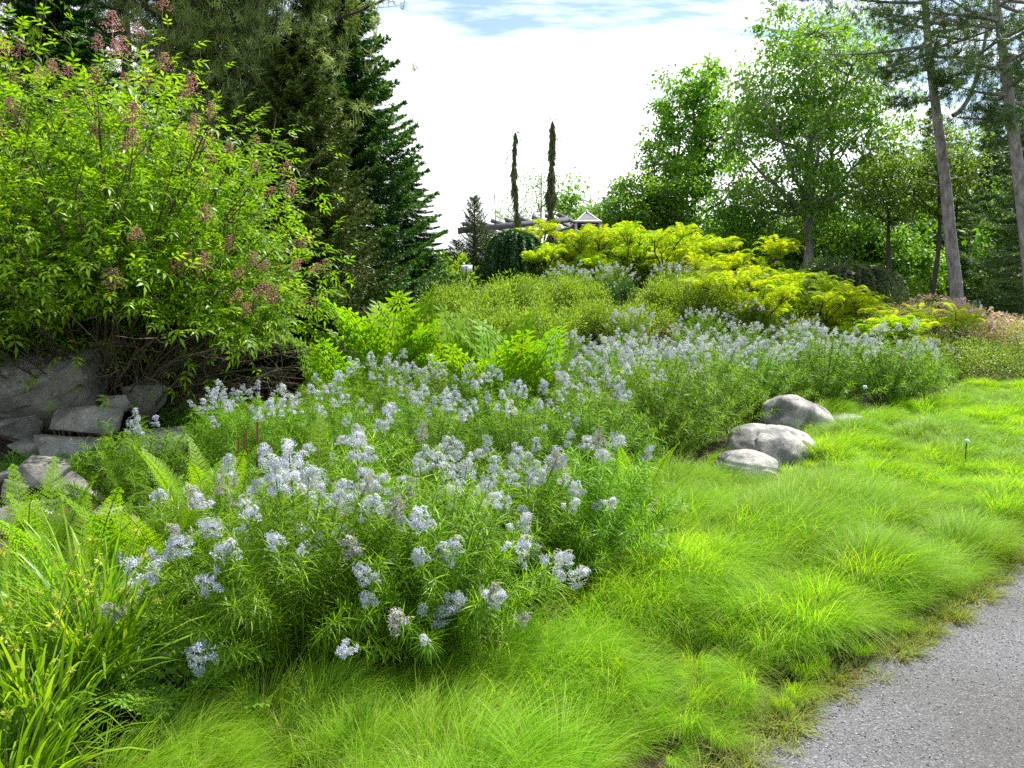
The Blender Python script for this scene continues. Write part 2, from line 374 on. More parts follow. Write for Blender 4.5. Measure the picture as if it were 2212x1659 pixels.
# loose chips lying on the path: many small stones
mb = MB(); N = 9000
yy = rng.uniform(1.2, 7.5, N)**1.0; xx = edge_x(yy)+rng.exponential(.55, N)+.0
keep = xx < edge_x(yy)+2.2; xx, yy = xx[keep], yy[keep]; N = len(xx)
ov = np.array([[1, 0, 0], [-1, 0, 0], [0, 1, 0], [0, -1, 0], [0, 0, .6], [0, 0, -.6]], float)
of = [np.array([[0, 2, 4], [2, 1, 4], [1, 3, 4], [3, 0, 4], [2, 0, 5], [1, 2, 5], [3, 1, 5], [0, 3, 5]])]
mb.scatter((ov, of), np.stack([xx, yy, hgt(xx, yy)+.008], 1), frames(nrm(rng.normal(size=(N, 3))*[1, 1, .25]), 0, rng.uniform(.0018, .0052, N)))
M['chip'] = leafmat('chip', [(.08, .08, .085), (.20, .20, .21), (.34, .34, .35), (.6, .6, .6)], 0, .8, .3)
solo('loose_gravel', mb.build('loose_gravel', M['chip']), 'loose pale and dark chips of gravel on the path', None, kind='stuff')

# ---------------------------------------------------------------- instanced stuff (grass)
def arc_blades(rng, n, r0, L, w, bias=(0, 0), segs=4, droop=1.0, el0=(62, 88), drop=(60, 130)):
    """n arching blades: start in a disc r0, azimuth random plus a lean, each a tapering ribbon"""
    a = rng.uniform(0, 2*PI, n); rr = r0*np.sqrt(rng.random(n))
    base = np.stack([rr*np.cos(a), rr*np.sin(a), np.zeros(n)], 1)
    dx = np.cos(a)+bias[0]+rng.normal(0, .35, n); dy = np.sin(a)+bias[1]+rng.normal(0, .35, n)
    az = np.arctan2(dy, dx); ln = L*rng.uniform(.65, 1.15, n)
    e0 = np.radians(rng.uniform(*el0, n)); dr = np.radians(rng.uniform(*drop, n))*droop
    pts = [base]; p = base.copy()
    for k in range(segs):
        e = e0-dr*((k+.5)/segs)**1.35
        p = p+np.stack([np.cos(az)*np.cos(e), np.sin(az)*np.cos(e), np.sin(e)], 1)*(ln/segs)[:, None]
        pts.append(p)
    P = np.stack(pts, 1)                                                # n, segs+1, 3
    side = np.stack([-np.sin(az), np.cos(az), np.zeros(n)], 1)+rng.normal(0, .25, (n, 3))
    side = nrm(side)
    ww = w*rng.uniform(.55, 1.6, n)[:, None]*(1-.85*(np.linspace(0, 1, segs+1)**1.8))[None]
    A = P-side[:, None]*ww[..., None]/2; B = P+side[:, None]*ww[..., None]/2
    V = np.stack([A, B], 2).reshape(n, -1, 3)
    f = np.array([[2*k, 2*k+1, 2*k+3, 2*k+2] for k in range(segs)])
    F = (f[None]+(np.arange(n)*V.shape[1])[:, None, None]).reshape(-1, 4)
    return V.reshape(-1, 3), F
def stuff_instances(name, protos, P, idx, rot, scl, label, cat=None):
    """one object: points that carry a copy of one of the tufts, set out with geometry nodes"""
    coll = bpy.data.collections.new(name+'_tufts')
    for k, me in enumerate(protos):
        o = bpy.data.objects.new('%s_tuft.%03d' % (name, k), me); coll.objects.link(o)
    me = bpy.data.meshes.new(name); me.vertices.add(len(P)); me.vertices.foreach_set('co', np.asarray(P, np.float32).ravel())
    a = me.attributes.new('pick', 'INT', 'POINT'); a.data.foreach_set('value', np.asarray(idx, np.int32))
    a = me.attributes.new('turn', 'FLOAT_VECTOR', 'POINT'); a.data.foreach_set('vector', np.asarray(rot, np.float32).ravel())
    a = me.attributes.new('size', 'FLOAT_VECTOR', 'POINT'); a.data.foreach_set('vector', np.asarray(scl, np.float32).ravel())
    o = solo(name, me, label, cat, kind='stuff')
    g = bpy.data.node_groups.new(name, 'GeometryNodeTree')
    g.interface.new_socket('Geometry', in_out='INPUT', socket_type='NodeSocketGeometry')
    g.interface.new_socket('Geometry', in_out='OUTPUT', socket_type='NodeSocketGeometry')
    gi = g.nodes.new('NodeGroupInput'); go = g.nodes.new('NodeGroupOutput')
    ci = g.nodes.new('GeometryNodeCollectionInfo'); ci.inputs['Collection'].default_value = coll
    ci.inputs['Separate Children'].default_value = True; ci.inputs['Reset Children'].default_value = True
    ip = g.nodes.new('GeometryNodeInstanceOnPoints'); ip.inputs['Pick Instance'].default_value = True
    def attr(nm, ty):
        n = g.nodes.new('GeometryNodeInputNamedAttribute'); n.data_type = ty; n.inputs['Name'].default_value = nm
        return n.outputs[0]
    g.links.new(gi.outputs[0], ip.inputs['Points']); g.links.new(ci.outputs[0], ip.inputs['Instance'])
    g.links.new(attr('pick', 'INT'), ip.inputs['Instance Index'])
    er = g.nodes.new('FunctionNodeEulerToRotation'); g.links.new(attr('turn', 'FLOAT_VECTOR'), er.inputs[0])
    g.links.new(er.outputs[0], ip.inputs['Rotation'])
    g.links.new(attr('size', 'FLOAT_VECTOR'), ip.inputs['Scale'])
    g.links.new(ip.outputs[0], go.inputs[0])
    md = o.modifiers.new('tufts', 'NODES'); md.node_group = g
    return o
def inside(poly, x, y):
    c = np.zeros(len(x), bool); n = len(poly)
    for i in range(n):
        x1, y1 = poly[i]; x2, y2 = poly[(i+1) % n]
        hit = ((y1 > y) != (y2 > y)) & (x < (x2-x1)*(y-y1)/(y2-y1+1e-12)+x1)
        c ^= hit
    return c
GRASS = [(-2.6, 1.0), (-1.95, 1.9), (-1.5, 2.35), (-1.1, 2.78), (-.5, 3.1), (.1, 3.65), (.62, 4.2), (.98, 4.8), (1.15, 5.7), (1.25, 6.9), (1.75, 7.35),
         (3.0, 8.3), (2.9, 9.0), (4.0, 10.5), (4.9, 10.9), (5.7, 11.2), (6.5, 12.0), (7.5, 13.2), (7.9, 14.2), (9.5, 13.9), (12.5, 14.6), (17, 17.2), (17, 16.2),
         (11, 11.5), (7.0, 8.1), (4.6, 5.9), (3.02, 4.5), (2.08, 3.66), (1.42, 3.1), (.95, 2.66), (.36, 2.05), (-.9, .8)]
BOULD = [(2.45, 7.7, .6), (2.13, 7.1, .42), (3.0, 9.8, .66), (3.98, 9.9, .34)]
def grassprotos(n_v, n, r0, L, w, seed, segs=4):
    out = []
    for k in range(n_v):
        g = np.random.default_rng(seed+k); b = MB()
        v, f = arc_blades(g, n, r0, L, w, (g.uniform(.7, 1.5), g.uniform(-.3, .3)), segs)
        b.add(v, f); 
        v, f = arc_blades(g, n//8, r0*.9, L*1.1, w*.8, (1.2, 0), segs, droop=.75); b.add(v, f)
        v, f = arc_blades(g, max(4, n//16), r0, L*.95, w*1.1, (.4, 0), segs); b.add(v, f, 1)
        out.append(b.build('grass_tuft', [M['grass'], M['straw']]))
    return out
fine = grassprotos(7, 270, .14, .55, .0034, 100, 5)
coarse = grassprotos(4, 220, .16, .48, .0062, 200, 4)
rng = np.random.default_rng(11)
sp = .128
X, Y = np.meshgrid(np.arange(-4, 17, sp), np.arange(.8, 18, sp)); X = X.ravel()+rng.uniform(-.07, .07, X.size); Y = Y.ravel()+rng.uniform(-.07, .07, Y.size)
k = inside(GRASS, X, Y)
k &= X < edge_x(Y)-.10
for bx, by, br in BOULD: k &= np.hypot(X-bx, (Y-by+.1)) > br*.80
X, Y = X[k], Y[k]
hum = .5+.5*np.sin(X*5.1+1.3*np.sin(Y*2.2))*np.sin(Y*4.3+1.1*np.sin(X*1.7+2))     # hummocks about half a metre apart
far = np.hypot(X, Y) > 7
keep = rng.random(len(X)) < np.where(far, .8, .99)
X, Y, hum, far = X[keep], Y[keep], hum[keep], far[keep]
n = len(X); dedge = X-edge_x(Y)
sc = (.46+.46*hum**1.3)*rng.uniform(.78, 1.15, n)*np.where(Y < 3.6, .80, 1)*np.where(Y > 6, .74, .9)*np.where(dedge > -.32, .60, 1)
lean = -.55+1.3*np.sin(X*1.4+Y*.9)+rng.normal(0, .65, n)
rot = np.stack([rng.normal(0, .07, n), rng.normal(0, .07, n), lean], 1)
idx = np.where(far, 7+rng.integers(0, 4, n), rng.integers(0, 7, n))
scl = np.stack([sc*1.05, sc*1.05, sc*rng.uniform(.85, 1.05, n)], 1)
stuff_instances('grass', fine+coarse, np.stack([X, Y, hgt(X, Y)+.05*hum-.01], 1), idx, rot, scl,
                'bright yellow-green sedge drooping in soft hummocks beside the gravel path', 'grass')
print('grass tufts', n)
# weeds and dry straw along the path edge
wp = []
for k in range(3):
    b = MB(); g = np.random.default_rng(300+k); v, f = arc_blades(g, 60, .05, .085, .003, (0, 0), 3, el0=(10, 70), drop=(20, 80)); b.add(v, f)
    wp.append(b.build('weed_tuft', M['straw']))
n = 700; yy = rng.uniform(1.3, 9, n); xx = edge_x(yy)+rng.normal(-.04, .075, n)
stuff_instances('path_edge_weeds', wp, np.stack([xx, yy, hgt(xx, yy)+.006], 1), rng.integers(0, 3, n), np.stack([0*xx, 0*xx, rng.uniform(0, 6, n)], 1),
                np.repeat((rng.uniform(.4, 1.3, n)*(rng.random(n) < .75))[:, None]+.05, 3, 1), 'low weeds and dry straw along the edge of the gravel', 'weeds')

# ---------------------------------------------------------------- rocks
def rock(seed, size, angular=.5, sub=4, crease=None):
    g = random.Random(seed); bm = bmesh.new()
    if angular > .3:
        for _ in range(13):
            v = Vector((g.gauss(0, 1), g.gauss(0, 1), g.gauss(0, 1))).normalized()
            v = Vector([math.copysign(abs(q)**.8, q) for q in v])*g.uniform(.8, 1.12)
            bm.verts.new(v)
        bmesh.ops.convex_hull(bm, input=bm.verts[:])
        for v in [v for v in bm.verts if not v.link_faces]: bm.verts.remove(v)
        bmesh.ops.dissolve_limit(bm, angle_limit=R(14), verts=bm.verts[:], edges=bm.edges[:])
        bmesh.ops.bevel(bm, geom=bm.edges[:], offset=.022+.03*(1-angular), segments=1, profile=.6, affect='EDGES')
        bmesh.ops.triangulate(bm, faces=bm.faces[:])
        bmesh.ops.subdivide_edges(bm, edges=[e for e in bm.edges if e.calc_length() > .22], cuts=3, use_grid_fill=True)
        bmesh.ops.triangulate(bm, faces=bm.faces[:])
    else:
        bmesh.ops.create_icosphere(bm, subdivisions=sub+1, radius=1)
        for v in bm.verts:
            v.co = Vector([math.copysign(abs(q)**.80, q) for q in v.co.normalized()])
    from mathutils import noise
    o = Vector((seed*3.7, seed*1.3, 0))
    for v in bm.verts:
        n1_ = noise.noise(v.co*1.1+o); n2_ = noise.noise(v.co*3.3+o); n3_ = noise.noise(v.co*9+o)
        amp = .14 if angular < .3 else .05
        v.co *= 1+amp*n1_+.045*n2_+.012*n3_
        if crease:
            for (nx_, ny_, nz_, dd, wd, dp) in crease:
                t_ = v.co.dot(Vector((nx_, ny_, nz_)))-dd+.10*noise.noise(v.co*2.1+o)
                v.co *= 1-dp*math.exp(-(t_/wd)**2)
    for v in bm.verts: v.co = Vector((v.co.x*size[0], v.co.y*size[1], v.co.z*size[2]))
    me = bpy.data.meshes.new('rock'); bm.normal_update(); bm.to_mesh(me); bm.free()
    if angular < .3: me.polygons.foreach_set('use_smooth', np.ones(len(me.polygons), bool))
    else:
        me.polygons.foreach_set('use_smooth', np.ones(len(me.polygons), bool))
        try: me.set_sharp_from_angle(angle=R(24))
        except Exception: pass
    return me
def put_rock(name, seed, px, py, Y, wpx, hpx, label, angular, mat, rot=(0, 0, 0), depth=.8, crease=None, sink=0):
    """px,py: middle of the stone in the photo, wpx/hpx its extent there, Y how far off it lies"""
    c = at(px, py, Y); s_ = 1024/2212/FOC*Y
    w, h = wpx*s_/2, hpx*s_/2
    me = rock(seed, (w, w*depth, h), angular, crease=crease); me.materials.append(mat)
    return solo(name, me, label, 'boulder', (c.x, c.y, c.z-sink), rot)
G2 = 'granite boulders beside the sedge'
put_rock('boulder', 3, 1662, 962, 7.75, 202, 112, 'large pale rounded boulder cracked across its top beside the sedge', .1, M['granite'], (0, .05, .3), .8,
         [(.93, .2, .3, .42, .035, .16), (.55, -.75, .35, .28, .03, .12)], .06)
put_rock('boulder', 8, 1612, 1006, 7.1, 140, 90, 'grey speckled boulder resting in front of the large cracked boulder', .1, M['granite'], (0, 0, -.3), .8, [(.2, .2, .95, .3, .04, .05)], .05)
put_rock('boulder', 12, 1724, 903, 9.9, 150, 108, 'cream boulder sloping down to the right behind the cracked boulder', .1, M['granite'], (0, .42, .2), .8, [(.5, .5, .7, .5, .05, .06)], .06)
put_rock('boulder', 15, 1832, 914, 10.0, 96, 46, 'low flat granite stone almost sunk in the sedge', .1, M['granite'], (0, 0, .1), .8, None, .02)
GL = [('large tilted lichen-spotted slab at the left edge below the elderberry', 31, 105, 842, 9.2, 330, 168, (.25, -.30, .25), .8, .8),
      ('grey blocky stone wedged under the right end of the big slab', 32, 183, 912, 8.6, 140, 82, (0, .16, .2), .9, .7),
      ('upright dark stone standing right of the big slab', 33, 308, 862, 9.4, 104, 110, (0, .1, .7), .9, .7),
      ('flat-topped stone under the wedged blocky stone', 34, 150, 962, 8.0, 135, 62, (0, -.1, .3), .8, .8),
      ('clean-faced angular grey stone in the middle of the rock pile', 35, 100, 1030, 7.2, 112, 86, (.2, .28, .5), .8, .9),
      ('darker stone leaning against the right side of the angular grey stone', 36, 160, 1062, 7.1, 104, 66, (0, .32, .1), .8, .8),
      ('small squarish stone at the left edge of the rock pile', 37, 35, 1072, 6.9, 58, 66, (0, -.1, .2), .8, .8),
      ('long low stone at the left frame edge above the small squarish stone', 38, 22, 1034, 7.3, 105, 34, (0, -.12, 0), .8, .7),
      ('round topped stone in shade left of the flat-topped stone', 39, 62, 975, 8.2, 80, 50, (0, .1, .4), .8, .6),
      ('pale flat stone behind the tips of the left ferns', 40, 60, 1118, 5.9, 150, 42, (0, -.08, 0), .9, .7),
      ('pale flat stone between the ferns and the shaded bluestar', 41, 255, 1112, 5.8, 110, 40, (0, .05, .2), .9, .8),
      ('broad low stone in the dark hollow behind the shaded bluestar', 42, 330, 955, 8.6, 150, 50, (0, -.05, .1), .9, .8),
      ('grey stone half hidden behind the stems of the shaded bluestar', 43, 385, 962, 7.9, 60, 50, (0, .1, .6), .9, .8),
      ('flat grey stone under the small cairn at the edge of the red mulch', 44, 595, 742, 12.2, 70, 40, (0, 0, .3), .9, .6),
      ('shadowed stone filling the gap under the left end of the big slab', 46, 45, 925, 8.7, 130, 80, (0, .1, .5), .9, .8),
      ('small dark stone in the gap between slab and upright stone', 47, 250, 880, 9.0, 60, 60, (0, -.2, .5), .9, .8),
      ('low stone in the ferns left of the red mulch', 45, 510, 735, 12.0, 60, 44, (0, 0, .3), .9, .6)]
for lb, sd, px, py, Y, w, h, rt, dp, ang in GL:
    put_rock('boulder', sd, px, py-6, Y, w*1.12, h*1.2, lb, ang, M['granite_grey'], rt, dp)
# red mulch patch: a low heaped skin of shredded bark, and the small cairn on it
mb = MB(); n = 40; c = at(640, 722, 13.0); rr_ = np.linspace(0, 1, 12); aa = np.linspace(0, 2*PI, n, endpoint=False)
cx_, cy_ = c.x, 13.2
A_, B_ = np.meshgrid(rr_, aa, indexing='ij'); xx = cx_+A_*np.cos(B_)*2.0; yy = cy_+A_*np.sin(B_)*1.3
zz_ = hgt(xx, yy)+.18*(1-A_**2)-.02
i, j = np.meshgrid(np.arange(11), np.arange(n), indexing='ij'); j2 = (j+1) % n
mb.add(np.stack([xx, yy, zz_], -1).reshape(-1, 3), np.stack([i*n+j, (i+1)*n+j, (i+1)*n+j2, i*n+j2], -1).reshape(-1, 4))
solo('mulch', mb.build('mulch', M['mulch'], True), 'patch of red-brown bark mulch under the conifers', 'mulch', kind='stuff')
t = at(592, 700, 12.6); s_ = 1024/2212/FOC*12.6
g0 = hz(t.x, 12.6)
for nm, sd, dz, w, h, lb in (('boulder', 51, .14, .17, .15, 'narrow upright grey stone carrying the capstone beside the red mulch'),
                             ('boulder', 52, 0, .31, .12, 'wide grey capstone balanced on a narrow upright stone')):
    me = rock(sd, (w, w*.75, h), .9); me.materials.append(M['granite_grey'])
    z = g0+.14+.13 if sd == 51 else g0+.48
    solo(nm, me, lb, 'boulder', (t.x, 12.6, z), (0, .06, .3))
# ---------------------------------------------------------------- bluestar (threadleaf amsonia)
def flower_head(seed, r, h, n, flower, mats, stretch=1.0):
    g = np.random.default_rng(seed); mb = MB()
    th = g.uniform(0, 2*PI, n); ph = np.arccos(g.uniform(-.55, 1, n))
    d = np.stack([np.sin(ph)*np.cos(th), np.sin(ph)*np.sin(th), np.cos(ph)], 1)
    lob = 1+.28*np.sin(th*2+seed)+g.normal(0, .10, n)
    cen = np.array([[0, 0, .35*h], [r*.75, 0, -.7*h], [-r*.5, r*.6, -.9*h], [-r*.2, -r*.8, -.5*h]])*g.uniform(.7, 1.2, (4, 1)); csz = np.array([.72, .5, .48, .5]); kk = g.choice(4, n, p=[.46, .2, .16, .18])
    p = cen[kk]*1.0+csz[kk][:, None]*d*np.stack([r*lob, r*lob, h*np.ones(n)], 1)*(g.random(n)**.45)[:, None]+[0, 0, h*.75]
    an = np.arange(5)*2*PI/5
    tv = []; tf = []
    for a in an:
        c, s_ = math.cos(a), math.sin(a); b = len(tv)
        for (u, w, z) in ((.08, 0, 0), (.55, .17, .10), (1, 0, -.10), (.55, -.17, .10)):
            tv.append([u*c-w*s_, z, u*s_+w*c])
        tf.append([b, b+1, b+2, b+3])
    out = nrm(d+g.normal(0, .38, (n, 3)))
    mb.scatter((np.array(tv), [np.array(tf)]), p, frames(out, g.uniform(0, 6, n), flower*g.uniform(.8, 1.15, n)), 0)
    m2 = n//2                                                    # unopened buds and flower tubes
    dd = nrm(d[:m2]+g.normal(0, .3, (m2, 3)))
    mb.scatter(t_quad(.28, 0), p[:m2]*.75, frames(dd, g.uniform(0, 6, m2), flower*1.3), 1)
    tube(mb, [(0, 0, -h*1.2), (0, 0, h*.9)], .0022, 4, 2)
    return mb.build('flower_head', [mats[0], mats[1], M['stem']])
PM = [M['petal_pale'], M['petal']]
HEADS_N = [flower_head(k, .031+.006*(k % 3), .034+.014*(k % 2), 62+10*(k % 3), .0115, PM) for k in range(5)]
HEADS_N += [flower_head(80, .022, .030, 26, .0105, PM), flower_head(81, .030, .050, 46, .0115, [M['petal_old'], M['petal_lilac']]), flower_head(82, .036, .030, 50, .012, PM)]
HEADS_F = [flower_head(20+k, .029+.004*k, .040+.014*(k % 2), 42, .013, [M['petal'], M['petal_lilac']]) for k in range(4)]
HEADS_L = [flower_head(40+k, .028+.004*k, .048, 38, .013, [M['petal_lilac'], M['petal']]) for k in range(3)]

def bluestar_variant(seed, H, Rad, ns, nl, ll, lw, mat, segs=2):
    """foliage mesh of one clump plus the places where its stems end"""
    g = np.random.default_rng(seed); mb = MB(); tips = []
    pos = []; dr = []; sc = []
    stem = MB()
    for k in range(ns):
        f = math.sqrt((k+.5)/ns); a = k*2.39996+g.normal(0, .25)
        r = Rad*f*g.uniform(.88, 1.08)
        top = H*(1.0-.62*f**3)*g.uniform(.86, 1.07)
        b = np.array([.10*f*math.cos(a), .10*f*math.sin(a), 0]); e = np.array([r*math.cos(a), r*math.sin(a), top])
        mid = np.array([r*.50*math.cos(a), r*.50*math.sin(a), top*.62])
        P = bez(b, mid, e, 9); tube(stem, P, np.linspace(.0038, .0014, 9), 4, 0)
        tan = nrm(P[-1]-P[-2]); tips.append((P[-1], tan))
        t = np.sort(g.uniform(.08, 1, nl)**.85); x = t*8; i = np.minimum(x.astype(int), 7); fr = (x-i)[:, None]
        q = P[i]*(1-fr)+P[i+1]*fr; T = nrm(P[i+1]-P[i])
        ph = np.arange(nl)*2.4+g.uniform(0, 6)
        A = nrm(np.cross(T, np.array([.3, .2, .1]))); B = np.cross(T, A)
        rad = np.cos(ph)[:, None]*A+np.sin(ph)[:, None]*B
        op = np.radians(g.uniform(38, 78, nl))[:, None]
        d = T*np.cos(op)+rad*np.sin(op)+[0, 0, .10]
        pos.append(q); dr.append(d); sc.append(ll*g.uniform(.7, 1.15, nl)*(1.0-.35*np.abs(t-.75)))
    pos = np.concatenate(pos); dr = np.concatenate(dr); sc = np.concatenate(sc)
    mb.scatter(t_strip(lw/ll, .30, segs), pos, frames(dr, g.normal(0, .5, len(pos)), sc))
    return dict(fol=mb.build('foliage', mat), stem=stem.build('stems', M['stem']), tips=tips, H=H)
BS_NEAR = [bluestar_variant(500+k, .80, .64, 88, 130, .098, .0060, M['bluestar'], 3) for k in range(3)]
BS_MID = [bluestar_variant(520+k, .84, .62, 74, 140, .080, .0070, M['bluestar_far']) for k in range(3)]
BS_FAR = [bluestar_variant(540+k, .88, .62, 60, 95, .085, .0100, M['bluestar_far']) for k in range(3)]
def bluestar(x, y, nheads, label, size=1.0, lod=None, lilac=.2, spread=1.0, rz=None, dense_front=False):
    g = random.Random(int((x*131+y*977)*10) & 0xffff)
    lod = lod or ('near' if y < 5.2 else 'mid' if y < 9 else 'far')
    v = g.choice({'near': BS_NEAR, 'mid': BS_MID, 'far': BS_FAR}[lod])
    rz = g.uniform(0, 6) if rz is None else rz
    if y > 9: spread *= 1.14
    elif y > 5.2: spread *= 1.08
    r = thing('bluestar_clump', label, 'flowering plant', (x, y, hz(x, y)), rz, 'threadleaf bluestar clumps in the bed')
    r.scale = (size*spread, size*spread, size)
    child('foliage', v['fol'], r); child('stems', v['stem'], r)
    order = list(range(len(v['tips'])))
    g.shuffle(order)
    if lod != 'near': order.sort(key=lambda i: -v['tips'][i][0][2]+g.uniform(-.16, .16))
    elif y > 4.2: order.sort(key=lambda i: -v['tips'][i][0][2]+g.uniform(-.35, .35))
    hs = {'near': HEADS_N, 'mid': HEADS_F, 'far': HEADS_F}[lod]
    for k in order[:int(nheads*(1 if y < 5 else .66 if y < 9 else .88))]:
        p, t = v['tips'][k]
        me = g.choice(HEADS_L) if g.random() < lilac else g.choice(hs)
        q = Vector(t).to_track_quat('Z', 'Y')
        up = g.uniform(.0, .055)
        child('flower_head', me, r, Vector(p)+Vector(t)*up, q.to_euler(), g.uniform(.62, 1.25)*(1.3 if lod == 'near' else 1.12))
    return r
BS = [
 # x, y, heads, size, lilac, label
 (-.90, 3.32, 50, .98, 0, 'nearest big bluestar clump with large white-blue heads, left half of the front mound'),
 (-.34, 3.46, 50, .98, .05, 'nearest big bluestar clump, right half of the front mound above the drooping sedge'),
 (-.74, 4.12, 36, 1.04, .1, 'tall bluestar clump directly behind the front mound, crowded with pale heads'),
 (-1.52, 4.1, 18, .85, .05, 'small leaning bluestar clump between the bright left ferns and the front mound'),
 (-.0, 4.22, 28, .92, .3, 'bluestar clump right of the front mound with a vertical run of blue heads'),
 (.45, 4.42, 12, .92, .6, 'upright dark green bluestar clump nearest the open sedge, only a few lilac heads'),
 (-3.0, 6.3, 9, .98, .5, 'bluestar clump standing in deep shade in front of the rock pile'),
 (-2.1, 6.35, 30, .95, .25, 'bluestar clump at the left end of the second row, beside the shaded one'),
 (-1.35, 6.05, 26, .92, .3, 'bluestar clump second from left in the second row'),
 (-.62, 6.1, 26, .92, .3, 'bluestar clump in the middle of the second row'),
 (.05, 6.0, 20, .92, .35, 'bluestar clump fourth in the second row, behind the run of blue heads'),
 (.62, 6.1, 12, .98, .4, 'bluestar clump at the right end of the second row beside the low fern fronds'),
 (-2.55, 7.4, 24, .9, .3, 'bluestar clump at the far left of the third row near the standing dark stone'),
 (-1.72, 7.0, 8, .95, .3, 'pale green bluestar clump with few heads in the third row, left one'),
 (-.9, 6.95, 8, .93, .2, 'pale green bluestar clump with few heads in the third row, right one'),
 (-.1, 7.0, 22, .95, .4, 'bluestar clump in front of the broad royal fern, violet-blue heads'),
 (.75, 7.2, 26, 1.0, .4, 'bluestar clump right of centre in the third row'),
 (1.42, 7.7, 18, 1.22, .4, 'broad dark bluestar clump whose shaded foot meets the cracked boulder'),
 (-1.9, 8.3, 5, .92, .3, 'yellow-green bluestar clump almost without flowers, left of its pair'),
 (-1.15, 8.0, 6, .9, .3, 'yellow-green bluestar clump almost without flowers, right of its pair'),
 (-.35, 8.3, 16, .92, .3, 'bluestar clump just in front of the royal fern in mid bed'),
 (.5, 8.5, 24, 1.0, .3, 'bluestar clump right behind the broad dark one, left half'),
 (1.25, 8.75, 26, 1.18, .35, 'bluestar clump right behind the broad dark one, right half'),
 (2.1, 8.8, 20, 1.2, .4, 'bluestar clump spilling towards the cream boulder'),
 (-1.55, 9.6, 44, .95, .05, 'bluestar clump packed with white heads, left of the royal fern'),
 (-.88, 9.45, 44, .9, .05, 'bluestar clump packed with white heads touching the royal fern'),
 (.75, 9.9, 26, 1.0, .35, 'bluestar clump at the left of the fifth row'),
 (1.6, 10.0, 28, 1.05, .35, 'bluestar clump in the middle of the fifth row'),
 (2.5, 10.2, 30, 1.05, .3, 'bluestar clump in the fifth row above the cream boulder'),
 (3.25, 10.6, 24, 1.05, .3, 'bluestar clump directly behind the cream boulder'),
 (4.35, 11.15, 24, 1.22, .1, 'dark-footed bluestar clump behind the flat sunken stone'),
 (5.35, 11.35, 16, 1.25, .1, 'dark-footed bluestar clump at the right end above the open sedge'),
 (-.45, 11.0, 26, .9, .2, 'bluestar clump behind the royal fern on its left'),
 (.45, 11.3, 28, .95, .2, 'bluestar clump behind the royal fern on its right'),
 (1.35, 11.5, 32, 1.0, .2, 'bluestar clump third in the sixth row'),
 (2.3, 11.6, 36, 1.0, .15, 'bluestar clump fourth in the sixth row'),
 (3.2, 11.8, 36, 1.0, .15, 'bluestar clump fifth in the sixth row'),
 (4.2, 12.3, 36, 1.0, .05, 'bluestar clump with pale heads behind the left dark-footed clump'),
 (5.2, 12.5, 36, 1.0, .05, 'bluestar clump with pale heads behind the right dark-footed clump'),
 (6.15, 12.5, 34, 1.0, .05, 'last bluestar clump at the right tip of the bed beside the reddish hedge'),
 (.9, 12.8, 34, .95, .1, 'bluestar clump first in the seventh row under the grey-green shrubs'),
 (1.9, 12.9, 38, .95, .1, 'bluestar clump second in the seventh row under the grey-green shrubs'),
 (2.9, 13.0, 38, .95, .1, 'bluestar clump third in the seventh row below the pink patch'),
 (3.9, 13.3, 38, .95, .1, 'bluestar clump in front of the lowest forked yellow sumac'),
 (5.0, 13.8, 36, .95, .05, 'bluestar clump in front of the lower right yellow sumacs'),
 (6.1, 13.9, 34, .95, .05, 'bluestar clump at the foot of the reddish patch'),
 (7.1, 13.9, 26, .9, .05, 'bluestar clump hugging the reddish hedge at the bed edge'),
 (2.1, 14.1, 36, .9, .1, 'bluestar clump in the back row left of the pink patch'),
 (3.4, 14.4, 36, .9, .1, 'bluestar clump in the back row under the pink patch'),
 (4.5, 15.2, 34, .9, .1, 'bluestar clump at the trunk foot of the forked yellow sumac'),
 (5.6, 15.4, 30, .9, .1, 'bluestar clump in the back row beneath the lower sumacs'),
 (1.25, 17.6, 46, .95, .0, 'bluestar clump on the hill crest, leftmost under the yellow sumacs'),
 (2.15, 17.7, 46, .95, .0, 'bluestar clump on the hill crest, second under the yellow sumacs'),
 (3.5, 17.7, 46, .95, .0, 'bluestar clump on the hill crest left of the leaning sumac stems'),
 (4.4, 17.4, 46, .95, .0, 'bluestar clump on the hill crest below the leaning sumac stems'),
]
for (x, y, nh, sz, li, lb) in BS:
    bluestar(x, y, nh, lb, sz, None, li, 1.0)

